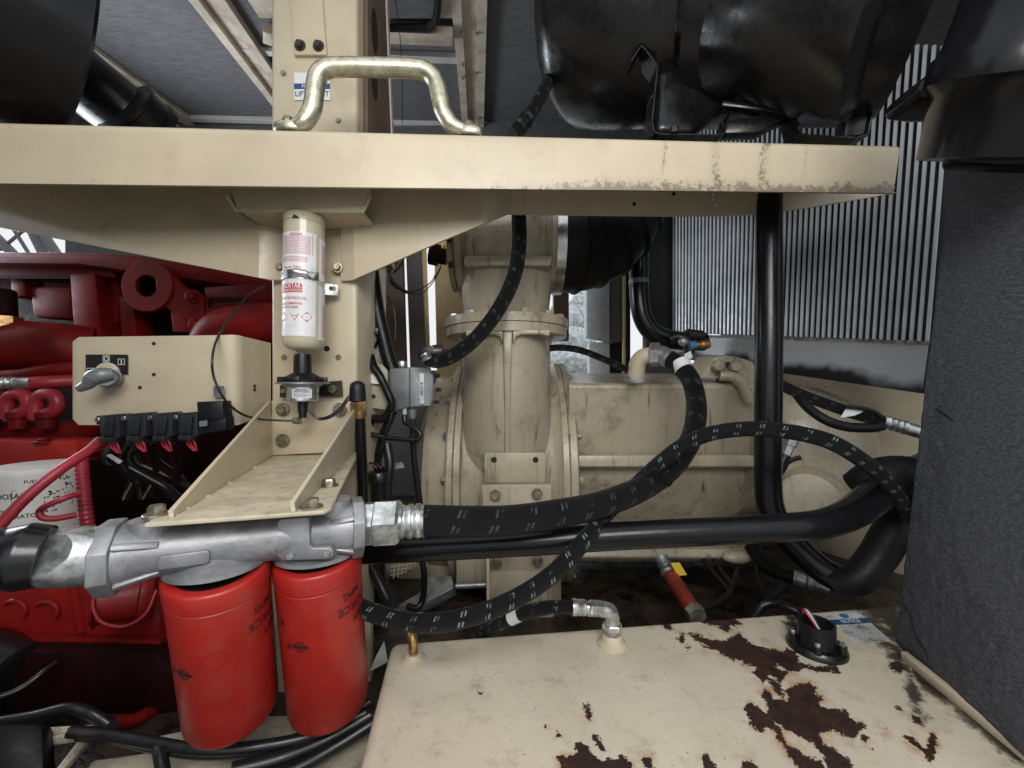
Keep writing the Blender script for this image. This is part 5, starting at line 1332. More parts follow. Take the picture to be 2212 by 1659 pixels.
g.lathe(q0, q1, [(0, .19), (.35, .19), (.6, .182), (.8, .16), (.93, .11), (1, .05)], 48, ref=(0, 0, 1)); g.build('end_bell', M['cream_cast'], RH)
g = G(); g.ball(P(1592, 1203, 1.10), .021, 18, 10, (1.9, 1, .8)); g.build('drain_boss', M['cream_cast'], RH)
g = G(); g.slab(PP((1510, 820, 1.16), (1528, 798, 1.15), (1545, 772, 1.14), (1570, 768, 1.14), (1600, 772, 1.15), (1630, 782, 1.17), (1640, 830, 1.17), (1600, 835, 1.16), (1575, 815, 1.15), (1550, 818, 1.15)), .09); g.build('lifting_lug', M['cream_cast'], RH, bevel=.008, bseg=3)
g = G(); g.tube(PP((1555, 812, 1.13), (1585, 815, 1.12), (1605, 835, 1.12), (1620, 868, 1.12)), .014, 14); g.build('casting_vein', M['cream_cast'], RH)
for x, y in ((1549, 790), (1585, 792)):
    g = G(); p = P(x, y, 1.135); g.lathe(p, p + Vector((-.1, -1, 0)).normalized() * .018, [(0, .0155), (.8, .0155), (1, .013)], 6 if x > 1560 else 20); g.build('bolt', M['cream_cast'], RH)
g = G(); p = P(1572, 786, 1.136); g.lathe(p, p + Vector((0, -.003, 0)), [(0, .006), (1, .006)], 14); g.build('tapped_hole', M['hole'], RH)
# mounting pads and leg under the gear case
ML = thing('compressor_mount', P(1125, 1380, 1.0), 'cream mounting leg and bolted plate in front of the compressor', 'mount')
g = G(); g.slab(PP((1046, 978, 1.035), (1180, 978, 1.035), (1178, 1044, 1.035), (1046, 1044, 1.035)), .06); pd = g.build('upper_pad', M['cream_dirty'], ML, bevel=.003)
for x in (1067, 1157):
    g = G(); p = P(x, 993, 1.034); g.lathe(p, p + Vector((0, -.0012, 0)), [(0, .007), (1, .007)], 16); g.build('bolt_hole', M['hole'], pd)
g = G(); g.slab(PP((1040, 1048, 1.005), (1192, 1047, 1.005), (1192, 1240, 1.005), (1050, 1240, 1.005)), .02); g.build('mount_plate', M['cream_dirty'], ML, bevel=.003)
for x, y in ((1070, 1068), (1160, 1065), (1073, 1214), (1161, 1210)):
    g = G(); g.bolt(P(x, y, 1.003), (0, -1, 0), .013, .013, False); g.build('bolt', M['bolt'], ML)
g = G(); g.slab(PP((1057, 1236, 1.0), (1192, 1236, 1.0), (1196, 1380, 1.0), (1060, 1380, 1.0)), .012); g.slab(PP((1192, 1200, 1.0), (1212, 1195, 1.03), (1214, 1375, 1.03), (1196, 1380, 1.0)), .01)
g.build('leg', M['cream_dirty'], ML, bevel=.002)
g = G(); g.slab(PP((1050, 1190, .985), (1057, 1190, .985), (1059, 1382, .985), (1052, 1382, .985)), .06); g.build('leg_flange', M['cream'], ML, bevel=.001)
# bell housing foot and grille left of the leg
BH = thing('bell_housing', P(900, 1330, 1.2), 'dirty bell housing foot with oily cover beneath the gear case', 'housing')
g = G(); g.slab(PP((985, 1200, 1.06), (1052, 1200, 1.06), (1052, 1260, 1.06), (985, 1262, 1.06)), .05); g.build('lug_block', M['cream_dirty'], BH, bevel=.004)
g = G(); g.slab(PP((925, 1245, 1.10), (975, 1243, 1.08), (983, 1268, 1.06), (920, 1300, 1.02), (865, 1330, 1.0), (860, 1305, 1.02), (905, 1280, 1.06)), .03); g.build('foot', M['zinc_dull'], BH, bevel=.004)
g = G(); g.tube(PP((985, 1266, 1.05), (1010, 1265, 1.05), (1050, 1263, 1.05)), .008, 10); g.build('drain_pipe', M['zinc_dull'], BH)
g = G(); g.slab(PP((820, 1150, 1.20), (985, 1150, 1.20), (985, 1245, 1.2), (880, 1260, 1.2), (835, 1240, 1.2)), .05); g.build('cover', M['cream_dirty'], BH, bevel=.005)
for i in range(6):
    g = G(); x = 850 + i * 9; g.tube(PP((x + 3, 1210, 1.12), (x, 1250 - i * 5, 1.12)), .0022, 6, smooth=False); g.build('grille_bar', M['cream'], BH)
for i in range(4):
    g = G(); y = 1214 + i * 9; g.tube(PP((843, y + 2, 1.122), (903 - i * 8, y - 6, 1.122)), .0018, 6, smooth=False); g.build('grille_bar', M['cream'], BH)
# ================================================================== SEPARATOR VESSEL and bearing cover, right
BC = thing('bearing_cover', P(1735, 1130, 1.2), 'rounded cream end cover between the upright pipe and the vessel', 'cover')
g = G(); a_ = P(1700, 975, 1.42); b_ = P(1735, 975, 1.12)
g.lathe(a_, b_, [(0, .20), (.5, .20), (.7, .192), (.85, .17), (.95, .13), (1, .08)], 48, ref=(0, 0, 1)); g.build('dome', M['cream_cast'], BC)
g = G(); a_ = P(1740, 1080, 1.30); b_ = P(1745, 1085, 1.05); g.lathe(a_, b_, [(0, .10), (.7, .10), (.85, .092), (1, .07)], 40); g.build('oil_bowl', M['cream_cast'], BC)
SV = thing('separator_vessel', P(1900, 1330, 1.35), 'big cream rounded vessel behind the black hoses on the right', 'vessel')
a_ = P(1990, 1050, 1.62); b_ = P(1960, 1050, 1.22)
g = G(); g.lathe(a_, b_, [(0, .41), (.55, .41), (.75, .39), (.88, .33), (.96, .23), (1, .10)], 72, ref=(0, 0, 1)); g.build('vessel_shell', M['cream'], SV)
# sensor on the vessel with wires
SS = thing('pressure_sensor', P(1705, 990, 1.0), 'small hex pressure sensor with black plug behind the looped hose', 'sensor')
g = G(); g.lathe(P(1695, 985, 1.0), P(1714, 940, 1.0), [(0, .012), (.5, .013), (.52, .016), (.8, .016), (.82, .010), (1, .010)], 6); g.build('hex_body', M['zinc_dull'], SS, ang=20)
g = G(); g.lathe(P(1677, 1025, .99), P(1695, 985, 1.0), [(0, .012), (.4, .015), (1, .015)], 16); g.build('plug', M['plastic'], SS)
g = G(); g.tube(PP((1688, 1010, .99), (1700, 1000, .98), (1715, 992, .975), (1730, 988, .97)), .006, 8, 8, (.003, .001)); g.build('plug_loom', M['loom'], SS)
g = G(); g.tube(PP((1700, 985, 1.0), (1720, 955, .99), (1740, 938, .98), (1728, 922, .98), (1708, 926, .98), (1700, 945, .99)), .002, 6); g.build('sensor_wire', M['wire'], None, 'thin looped black wire above the pressure sensor', 'wire')
# hose line with coupling in front of the vessel
g = G(); g.tube(PP((1670, 820, 1.0), (1700, 838, .98), (1750, 860, .96), (1800, 878, .94), (1850, 895, .92), (1915, 912, .91)), .0125, 14); g.build('vessel_hose', M['hose_far'], None, 'upper black hose with steel coupling crossing in front of the vessel', 'hose')
g = G(); g.tube(PP((1720, 850, .98), (1745, 880, .95), (1785, 908, .92), (1830, 922, .91), (1880, 924, .90), (1905, 920, .90)), .0105, 14); g.build('vessel_hose', M['rubber'], None, 'lower plain black hose sagging in front of the vessel', 'hose')
HC = thing('hose_coupling', P(1945, 935, .9), 'ribbed zinc hose coupling disappearing behind the foam panel', 'fitting')
g = G(); g.lathe(P(1905, 910, .91), P(1985, 933, .90), [(0, .013), (.12, .016), (.2, .013), (.28, .0155), (.36, .013), (.44, .0155), (.52, .013), (.6, .0155), (.62, .014), (1, .014)], 24); g.build('coupling', M['zinc'], HC)
TG = thing('paper_tag', P(1850, 900, .9), 'white paper tag tied to the hose in front of the vessel', 'tag')
g = G(); g.slab(PP((1828, 882, .905), (1862, 878, .90), (1864, 890, .90), (1845, 898, .905), (1816, 902, .905)), .001); g.build('tag_sheet', M['white_label'], TG)
g = G(); g.tube(PP((1824, 878, .90), (1860, 882, .895), (1890, 890, .89), (1905, 902, .89)), .0045, 10, 10, (.003, .001)); g.build('wire_loom', M['loom'], None, 'short corrugated loom beside the white paper tag', 'loom')
# junctions on the radiator side (taps)
TP = thing('drain_tap', P(1490, 770, 1.25), 'black drain tap with blue and brass ends below the radiator', 'tap')
g = G(); g.tube(PP((1448, 733, 1.26), (1466, 728, 1.25), (1485, 740, 1.24), (1490, 765, 1.24)), .016, 14); g.lathe(P(1484, 722, 1.25), P(1515, 726, 1.26), [(0, .017), (1, .017)], 16); g.build('tap_body', M['plastic'], TP)
g = G(); g.lathe(P(1488, 747, 1.23), P(1502, 745, 1.23), [(0, .014), (1, .012)], 12); g.build('blue_cap', M['blue_post'], TP)
g = G(); g.lathe(P(1501, 745, 1.23), P(1530, 744, 1.24), [(0, .010), (.4, .010), (.5, .014), (1, .013)], 12); g.build('brass_end', M['brass'], TP)
g = G(); p = P(1475, 738, 1.225); g.ball(p, .014, 12, 8); g.build('ball_nut', M['zinc_dull'], TP)
g = G(); g.slab(PP((1478, 765, 1.2), (1492, 758, 1.2), (1496, 772, 1.2), (1484, 780, 1.2)), .002); g.build('paper_tag', M['white_label'], None, 'tiny white tag hanging beside the drain tap', 'tag')
# valve with yellow tag and red tube
RT = thing('red_tube', P(1510, 1330, .82), 'rust red metal tube slanting down to the tank edge', 'tube')
g = G(); g.lathe(P(1446, 1240, 1.0), P(1500, 1322, .87), [(0, .017), (.9, .017), (.92, .0165), (1, .0165)], 24); g.build('tube_body', M['red_rod'], RT)
g = G(); g.lathe(P(1497, 1318, .875), P(1508, 1332, .855), [(0, .019), (1, .019)], 6); g.build('end_nut', M['zinc'], RT, ang=20)
g = G(); g.lathe(P(1428, 1205, 1.03), P(1447, 1242, 1.0), [(0, .018), (.2, .018), (.25, .014), (.4, .018), (.5, .014), (.6, .018), (.7, .013), (.72, .02), (1, .02)], 20); g.build('valve_stem', M['zinc_dull'], RT)
YT = thing('yellow_tag', P(1470, 1240, .98), 'yellow valve lever tag beside the red tube', 'tag')
g = G(); g.slab(PP((1449, 1216, .99), (1468, 1215, .99), (1484, 1242, .98), (1464, 1244, .98)), .003); g.build('tag_plate', M['yellow'], YT)
kk = [P(1455, 1222, .9885), P(1474, 1238, .981)]
g = G(); 
for i in range(3):
    g.slab(PP((1455 + i * 6, 1221 + i * 6, .9885), (1467 + i * 5, 1220 + i * 6, .9885), (1468 + i * 5, 1222 + i * 6, .9885), (1456 + i * 6, 1223 + i * 6, .9885)), .0008)
g.build('print_lines', M['print_black'], YT)
# cables on the floor right of the red tube
for i, (pth, lb) in enumerate((([(1508, 1190, 1.15), (1540, 1235, 1.08), (1570, 1270, 1.02), (1582, 1285, 1.0)], 'left of two straight black cables behind the red tube'), ([(1530, 1190, 1.15), (1560, 1235, 1.08), (1585, 1268, 1.02)], 'right of two straight black cables behind the red tube'),
        ([(1595, 1200, 1.12), (1590, 1240, 1.06), (1575, 1280, 1.0), (1545, 1305, .95), (1515, 1318, .9)], 'black cable curling back to the end of the red tube'), ([(1640, 1180, 1.1), (1635, 1230, 1.05), (1650, 1280, 1.0), (1700, 1310, .95)], 'black cable hanging between red tube and fuel sender'))):
    g = G(); g.tube(PP(*pth), .006, 10); g.build('cable', M['wire'], None, lb, 'cable')
DH = thing('drain_hose', P(1750, 1270, .95), 'black hose with chrome ferrule lying under the bent pipe', 'hose')
g = G(); g.tube(PP((1620, 1180, 1.1), (1650, 1220, 1.05), (1690, 1242, 1.0), (1716, 1248, .98)), .015, 14); g.build('hose_body', M['rubber'], DH)
g = G(); g.lathe(P(1712, 1246, .985), P(1790, 1272, .95), [(0, .017), (.35, .017), (.36, .013), (.42, .018), (.55, .018), (.6, .012), (.75, .016), (.8, .012), (1, .014)], 20); g.build('ferrule', M['zinc_dull'], DH)
g = G(); g.tube(PP((1690, 1262, .97), (1665, 1285, .95), (1645, 1300, .93)), .012, 12); g.build('hose', M['rubber'], None, 'short dark hose below the chrome ferrule', 'hose')
# ================================================================== JUNCTION BOX AND LOOMS (middle)
JB = thing('junction_box', P(888, 895, .98), 'grey cast junction box left of the compressor', 'junction box')
g = G(); g.slab(PP((840, 796, .97), (884, 793, .965), (884, 880, .965), (846, 890, .97)), .08); g.build('box_body', M['grey_box'], JB, bevel=.004, bseg=3)
g = G(); g.slab(PP((884, 792, .962), (930, 795, .97), (936, 810, .99), (940, 860, .99), (932, 876, .97), (884, 882, .962)), .08); cv = g.build('cover', M['grey_box'], JB, bevel=.005, bseg=3)
g = G(); g.slab(PP((906, 806, .9605), (916, 807, .9625), (916, 873, .9625), (906, 872, .9605)), .001); g.build('nameplate', M['zinc_dull'], cv)
lift(move2d(text2d('ASCO R', .0085), 0, 0, math.pi / 2), on_plane(P(911, 840, .960), (1, .1, 0), (0, 0, 1), .0004)).build('lettering', M['dark_metal'], cv)
for x, y in ((940, 812), (942, 842), (938, 868)):
    g = G(); g.bolt(P(x, y, .985), (1, -.3, 0), .005, .012, False); g.build('screw', M['dark_metal'], cv)
g = G(); g.lathe(P(869, 793, .985), P(869, 780, .985), [(0, .010), (.8, .0115), (1, .010)], 16); g.build('gland', M['zinc'], JB)
g = G(); g.lathe(P(873, 895, .985), P(873, 880, .985), [(0, .011), (1, .011)], 8); g.build('gland', M['zinc'], JB)
g = G(); g.lathe(P(891, 905, .985), P(891, 882, .985), [(0, .007), (.5, .010), (1, .010)], 10); g.build('gland', M['grey_box'], JB)
# mounting plate behind the looms
MP = thing('mounting_plate', P(805, 885, .95), 'cream drilled mounting plate between post and junction box', 'plate')
g = G(); g.slab(PP((789, 785, .965), (826, 787, .965), (838, 800, .985), (838, 884, .985), (828, 884, .965), (790, 880, .965)), .006); g.build('plate', M['cream_dirty'], MP, bevel=.001, bseg=1)
g = G(); p = P(807, 856, .963); g.lathe(p, p - Vector((0, .001, 0)), [(0, .0045), (1, .0045)], 12); g.build('bolt_hole', M['hole'], MP)
g = G(); g.slab(PP((800, 808, .958), (818, 806, .958), (822, 830, .955), (802, 828, .955)), .0008); g.build('tape', M['white_paint'], MP)
g = G(); g.bolt(P(795, 790, .96), (0, -1, 0), .006, .008); g.build('bolt', M['zinc'], MP)
# bright strip beside the post
g = G(); g.slab(PP((776, 600, .99), (789, 575, 1.02), (790, 740, 1.02), (779, 830, .99)), .004); g.build('edge_trim', M['zinc_dull'], None, 'shiny grey metal strip along the right side of the post', 'trim')
def loom(path, r, name, label, cat='loom', ridge=(.0042, .0017), mat='loom'):
    gg = G(); gg.tube(PP(*path), r, 14, 12, ridge); return gg.build(name, M[mat], None, label, cat)
loom([(800, 560, 1.0), (806, 610, 1.0), (815, 670, 1.0), (826, 720, 1.0), (838, 770, 1.0), (848, 800, 1.0)], .0175, 'wire_loom', 'thick corrugated loom running down to the junction box')
loom([(797, 560, 1.01), (803, 620, 1.005), (806, 665, 1.0), (798, 700, .995), (793, 716, .99)], .0130, 'wire_loom', 'corrugated loom branching left into the black plugs')
loom([(800, 770, .965), (806, 790, .955), (822, 815, .95), (836, 845, .95), (846, 870, .95), (840, 890, .955), (825, 905, .96), (806, 905, .965), (796, 925, .97), (794, 960, .975)], .0100, 'wire_loom', 'corrugated loom curving under the junction box')
loom([(849, 890, .97), (838, 915, .975), (826, 945, .98), (818, 985, .985), (812, 1015, .985)], .0105, 'wire_loom', 'corrugated loom sloping down left below the junction box')
loom([(803, 920, 1.0), (800, 960, 1.0), (806, 990, .99), (800, 1012, .98)], .0100, 'wire_loom', 'innermost upright corrugated loom beside the post')
for pth, r_, lb in (([(874, 896, .97), (876, 912, .965), (896, 925, .955), (908, 938, .95), (900, 950, .95), (870, 948, .955), (835, 945, .96), (800, 938, .96)], .0062, 'black cable looping back below the junction box'),
                    ([(891, 905, .98), (892, 940, .98), (895, 990, .985), (902, 1050, .99), (908, 1095, 1.0)], .0075, 'ribbed black cable hanging straight below the junction box'),
                    ([(908, 1190, 1.0), (916, 1240, 1.0), (914, 1290, 1.0), (902, 1312, .99), (880, 1310, .98)], .0075, 'black cable end curling near the floor behind the pipe'),
                    ([(850, 880, .955), (842, 910, .95), (826, 960, .955), (820, 1005, .965), (824, 1020, .97)], .0028, 'thin grey cable crossing the looms below the junction box'),
                    ([(785, 740, .985), (783, 780, .97), (788, 800, .95), (782, 825, .935), (772, 836, .93)], .0040, 'black cable from the plugs to the rubber capped tube'),
                    ([(837, 640, 1.0), (850, 665, 1.0), (854, 700, 1.0), (853, 735, 1.0)], .0022, 'thin black wire beside the thick loom')):
    g = G(); g.tube(PP(*pth), r_, 10); g.build('cable', M['wire'], None, lb, 'cable')
# connector cluster
CC = thing('connector_cluster', P(795, 760, .98), 'cluster of dark electrical plugs with red seals beside the post', 'connector')
rn = random.Random(3)
for x, y, w, h in ((791, 715, 16, 18), (804, 722, 14, 20), (793, 735, 18, 20), (808, 742, 12, 24), (800, 752, 16, 14), (812, 716, 14, 14)):
    g = G(); Y = .985 + rn.random() * .01; g.box(P(x, y, Y), (rad(w, Y), .02, rad(h, Y)), Matrix.Rotation(rn.uniform(-.3, .3), 3, 'Y')); g.build('plug', M['blackplate'] if rn.random() < .6 else MAT('blue_grey_plug', (.03, .04, .06), .35, var=.1), CC, bevel=.002)
for x, y in ((794, 757), (792, 771)):
    g = G(); g.ball(P(x, y, .975), .010, 14, 8); g.build('red_seal', M['red_hose'], CC)
# wire bundle under the gusset, middle
wires = [([(833, 560, 1.2), (838, 590, 1.2), (850, 610, 1.2), (868, 625, 1.2), (880, 632, 1.2)], .0050, 'thicker dark wire bundle hanging under the right gusset'),
         ([(872, 520, 1.2), (865, 555, 1.2), (845, 580, 1.2), (840, 605, 1.2), (858, 625, 1.2)], .0028, 'dark wire drooping left under the right gusset'),
         ([(880, 632, 1.2), (905, 626, 1.2), (928, 612, 1.2), (945, 590, 1.2), (955, 565, 1.2), (960, 530, 1.2)], .0016, 'thin wire arching right to the inlet valve plug'),
         ([(880, 634, 1.2), (910, 634, 1.2), (935, 610, 1.2), (952, 580, 1.2)], .0014, 'second thin wire arching to the inlet valve plug'),
         ([(866, 540, 1.22), (872, 560, 1.22), (860, 580, 1.22), (850, 590, 1.22)], .0030, 'short twisted wire above the drooping wire')]
for pth, r_, lb in wires:
    g = G(); g.tube(PP(*pth), r_, 8); g.build('electric_wire', M['wire'], None, lb, 'wire')
g = G(); g.tube(PP((958, 490, 1.22), (955, 530, 1.22), (948, 570, 1.22), (935, 605, 1.22)), .0014, 6); g.build('electric_wire', M['white_paint'], None, 'thin white wire left of the inlet valve', 'wire')
MT = thing('stepper_motor', P(950, 580, 1.2), 'dark red solenoid left of the inlet valve', 'solenoid')
g = G(); g.lathe(P(930, 548, 1.18), P(966, 556, 1.18), [(0, .030), (.5, .030), (.52, .022), (1, .022)], 20); g.build('solenoid_body', M['red_dark'], MT)
g = G(); g.slab(PP((955, 525, 1.2), (963, 525, 1.2), (963, 558, 1.2), (955, 558, 1.2)), .004); g.build('yellow_label', M['yellow'], MT)
# temperature switch in front of the neck
TS = thing('pressure_switch', P(935, 790, .97), 'black pressure switch where the curved hose ends', 'switch')
g = G(); g.slab(PP((901, 749, .96), (938, 746, .96), (938, 775, .96), (903, 776, .96)), .04); g.build('switch_body', M['plastic'], TS, bevel=.003)
g = G(); g.lathe(P(935, 760, .975), P(958, 759, .98), [(0, .016), (.8, .0175), (1, .015)], 20); g.build('end_cap', M['dark_metal'], TS)
g = G(); g.lathe(P(958, 761, .98), P(995, 758, 1.0), [(0, .008), (.3, .008), (.3, .005), (.6, .005), (.6, .010), (1, .010)], 10); g.build('stem', M['dark_metal'], TS)
g = G(); g.lathe(P(918, 764, .955), P(925, 778, .955), [(0, .012), (.25, .013), (.5, .011), (.75, .013), (1, .012)], 16); g.build('ferrule', M['zinc'], TS)
# rubber capped riser tube with brass nut
CT = thing('capped_tube', P(785, 1010, .86), 'upright black tube with brass nut and rubber cap right of the post', 'tube')
g = G(); g.lathe(P(773, 866, .835), P(772, 822, .835), [(0, .0165), (.55, .0155), (.8, .0145), (.92, .010), (1, .002)], 20); g.build('rubber_cap', M['plastic'], CT)
g = G(); g.lathe(P(775, 886, .838), P(774, 866, .836), [(0, .0165), (.9, .0175), (1, .016)], 6); g.lathe(P(777, 902, .84), P(775, 886, .838), [(0, .0135), (.1, .014), (1, .014)], 18); g.build('brass_nut', M['brass'], CT)
g = G(); g.tube(PP((777, 900, .84), (780, 960, .845), (783, 1030, .85), (784, 1090, .855)), .0105, 16); g.build('tube_body', M['pipe'], CT)
# strainer / relay canister below the looms
ST = thing('cable_boot', P(818, 1085, .93), 'black ribbed cable boot behind the hose coupling', 'boot')
g = G(); g.lathe(P(818, 1040, .93), P(818, 1018, .93), [(0, .0235), (.85, .0235), (1, .021)], 24); g.build('collar', M['gloss_black'], ST)
g = G(); g.tube(PP((818, 1040, .93), (819, 1065, .93), (820, 1100, .93)), .019, 18, 10, (.006, .002)); g.build('ribbed_sleeve', M['gloss_black'], ST)
g = G()
for i in range(8):
    g.tube(PP((798 + i * 2, 1000, .93), (806 + i * 3, 1004 + (i % 3) * 3, .925), (812 + i * 3, 1022, .93)), .0022, 6)
g.build('wire_ends', M['loom'], ST, kind='stuff')
g = G(); g.slab(PP((848, 1003, .98), (870, 999, .99), (874, 1010, .99), (848, 1014, .98)), .012); g.build('bracket_tab', M['grey_box'], None, 'small grey bolted tab behind the cable boot', 'bracket')
g = G(); g.tube(PP((836, 960, .97), (842, 1000, .96), (838, 1040, .955), (834, 1100, .955)), .011, 12); g.build('cable', M['wire'], None, 'thick upright black cable right of the cable boot', 'cable')
g = G(); g.tube(PP((795, 1210, .95), (815, 1250, .95), (838, 1300, .93), (850, 1330, .9)), .012, 12); g.build('cable', M['wire'], None, 'thick black cable dropping behind the right oil filter', 'cable')
g = G(); g.tube(PP((812, 1210, 1.0), (814, 1260, 1.0), (818, 1330, 1.0)), .022, 14, 10, (.005, .002)); g.build('wire_loom', M['loom'], None, 'fat dark loom standing behind the right oil filter', 'loom')
# ================================================================== ENGINE (left)
EN = thing('engine', P(200, 1560, 1.15), 'dark red diesel engine block behind the switch box', 'engine')
def ep(name, pts, Y, t, mat='red', bev=.004):
    gg = G(); gg.slab([P(x, y, Y) for x, y in pts], t); return gg.build(name, M[mat], EN, bevel=bev, bseg=2)
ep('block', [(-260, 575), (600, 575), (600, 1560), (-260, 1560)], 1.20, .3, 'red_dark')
ep('top_rail', [(-260, 543), (170, 545), (300, 552), (590, 605), (590, 628), (300, 588), (170, 570), (-260, 566)], 1.08, .12, 'red')
ep('cover_rail', [(-260, 570), (240, 573), (250, 600), (-260, 594)], 1.12, .08, 'red')
ep('rib', [(150, 592), (205, 590), (218, 730), (160, 730)], 1.10, .08, 'red')
ep('rib', [(255, 640), (285, 640), (295, 730), (262, 730)], 1.12, .06, 'red')
ep('side_pad', [(60, 618), (155, 615), (155, 690), (70, 685)], 1.13, .05, 'red', .01)
ep('lift_plate', [(330, 575), (365, 590), (400, 622), (428, 632), (438, 640), (440, 700), (443, 718), (372, 718), (367, 670), (340, 655)], 1.055, .02, 'red')
c_ = P(316, 617, 1.05)
g = G(); g.lathe(c_ + Vector((0, .012, 0)), c_, [(0, .028), (1, .028), (1.0, .064), (.8, .066), (0, .066)], 40, caps=False); g.build('lift_eye', M['red'], EN)
ep('mount_block', [(440, 620), (600, 608), (600, 668), (520, 682), (470, 690), (445, 718)], 1.06, .05, 'red')
ep('slot', [(448, 648), (455, 642), (535, 642), (535, 650), (460, 652), (455, 664), (449, 664)], 1.0585, .002, 'red_dark', 0)
for x, y in ((417, 640), (424, 700)):
    g = G(); g.bolt(P(x, y, 1.052), (.2, -1, 0), .012, .014); g.build('bolt', M['red'], EN)
g = G(); g.tube(PP((455, 760, 1.05), (480, 720, 1.05), (530, 705, 1.05), (610, 700, 1.05)), .055, 20); g.build('elbow_casting', M['red'], EN)
g = G(); g.tube(PP((-200, 752, 1.0), (0, 748, 1.0), (120, 752, 1.01), (200, 760, 1.05)), .062, 24); g.build('manifold', M['red'], EN)
g = G(); g.lathe(P(10, 712, .98), P(10, 684, .98), [(0, .034), (.4, .034), (.45, .030), (1, .030)], 6); g.build('brass_fitting', M['brass'], EN)
g = G(); g.lathe(P(10, 684, .98), P(10, 630, .99), [(0, .022), (1, .020)], 16); g.build('sensor_stem', M['red_dark'], EN)
g = G(); g.tube(PP((-60, 815, .95), (40, 812, .95), (110, 800, .96), (165, 795, .98)), .016, 12); g.build('fuel_pipe', M['red'], EN)
g = G(); g.lathe(P(5, 828, .93), P(72, 828, .94), [(0, .012), (.1, .016), (.2, .013), (.3, .016), (.4, .013), (.5, .016), (.6, .014), (1, .014)], 18); g.build('hose_crimp', M['zinc'], EN)
g = G(); g.tube(PP((70, 828, .94), (105, 826, .95), (170, 822, .98)), .0155, 14); g.build('hose_tail', M['red_hose'], EN)
for x in (42, 104, -18):
    g = G(); g.tube(PP((x - 26, 905, .93), (x - 26, 870, .93), (x - 14, 854, .93), (x + 8, 853, .93), (x + 20, 866, .93), (x + 16, 885, .93), (x - 4, 895, .93)), .0135, 12); g.build('pipe_loop', M['red_hose'], EN)
    g = G(); g.lathe(P(x - 2, 925, .93), P(x - 2, 890, .93), [(0, .016), (.6, .016), (.65, .020), (1, .020)], 12); g.build('injector_body', M['red'], EN)
ep('pump_flange', [(-80, 908), (150, 915), (160, 948), (-80, 940)], .95, .08, 'red', .006)
ep('filter_bracket', [(-60, 950), (162, 953), (165, 985), (148, 990), (146, 1006), (-60, 1008)], .88, .07, 'filter_red', .004)
g = G(); g.bolt(P(97, 954, .885), UP, .012, .008); g.build('bolt', M['red'], EN)
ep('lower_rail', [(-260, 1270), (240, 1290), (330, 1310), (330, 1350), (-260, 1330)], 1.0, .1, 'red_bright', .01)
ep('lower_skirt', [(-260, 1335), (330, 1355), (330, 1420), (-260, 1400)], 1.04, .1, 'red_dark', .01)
for x, y in ((18, 1290), (110, 1305)):
    g = G(); c_ = P(x, y, .985); g.lathe(c_ + Vector((0, .03, 0)), c_, [(0, .034), (.8, .034), (1, .026), (1, .018), (.7, .016)], 24, caps=False); g.build('core_plug', M['red_bright'], EN)
g = G(); g.lathe(P(205, 1300, .66), P(335, 1282, .70), [(0, .034), (.06, .040), (.1, .035), (.75, .035), (.8, .042), (.9, .042), (1, .038)], 36); g.build('starter_motor', M['red_bright'], EN)
g = G(); g.tube(PP((204, 1280, .64), (202, 1315, .63), (222, 1345, .63), (270, 1352, .64), (315, 1325, .65), (338, 1275, .67)), .0022, 8); g.build('starter_strap', M['red_hose'], EN)
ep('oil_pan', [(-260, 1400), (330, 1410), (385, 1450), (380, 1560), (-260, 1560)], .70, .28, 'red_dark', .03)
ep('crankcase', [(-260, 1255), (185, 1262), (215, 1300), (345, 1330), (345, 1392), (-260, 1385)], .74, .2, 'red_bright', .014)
ep('crankcase_lip', [(-260, 1372), (345, 1384), (345, 1402), (-260, 1396)], .725, .04, 'red', .004)
ep('web', [(140, 1268), (160, 1268), (178, 1372), (158, 1372)], .73, .03, 'red_bright', .006)
for x_, y_, r_ in ((28, 1320, .020), (98, 1322, .017)):
    gq = G(); gq.tube([P(x_ + 26 * math.cos(a), y_ - 22 * math.sin(a), .733) for a in np.linspace(-.6, 2.4, 9)], .0035, 8); gq.build('cast_mark', M['red_bright'], EN)
ep('boss', [(20, 600), (52, 598), (56, 640), (24, 642)], 1.12, .05, 'red', .006)
ep('web', [(218, 600), (250, 600), (262, 640), (252, 700), (228, 700)], 1.14, .05, 'red', .006)
ep('gasket_line', [(-260, 596), (150, 598), (150, 602), (-260, 600)], 1.105, .01, 'red_dark', 0)
ep('injector_rail', [(-100, 780), (160, 772), (160, 784), (-100, 792)], .99, .04, 'red', .005)
ep('side_cover', [(-260, 1190), (170, 1180), (205, 1230), (200, 1275), (-260, 1280)], .98, .08, 'red_bright', .012)
# white fuel filter with print
WF = thing('fuel_filter', P(85, 1180, .80), 'white fuel separator filter with black print at the left edge', 'fuel filter')
A = P(85, 1190, .80); B = P(85, 1004, .80); rw = .067
g = G(); g.lathe(A, B, [(0, rw * .9), (.05, rw), (.92, rw), (.94, rw * 1.02), (1, rw * 1.0)], 48); fb_ = g.build('canister', M['white_paint'], WF)
mw = on_cyl(A, B, rw, .0008); kz = .80 / F
def wt(st, sz, x, y, sx=1.0): lift(move2d(text2d(st, sz), x, (1190 - y) * kz, 0, sx, 1), mw).build('lettering', M['print_black'], fb_)
wt('DOOSAN', .013, -.040, 1054, .95); wt('FUEL', .008, -.010, 1027); wt('SEPARATOR', .010, -.024, 1095); wt('FILTER', .008, -.050, 1084)
lift(merge2d([frame2d(-.0715, (1190 - 1063) * kz, -.0085, (1190 - 1046) * kz, .0006), frame2d(-.034, (1190 - 1066) * kz, -.0075, (1190 - 1042) * kz, .0006)]), mw).build('print_frame', M['print_black'], fb_)
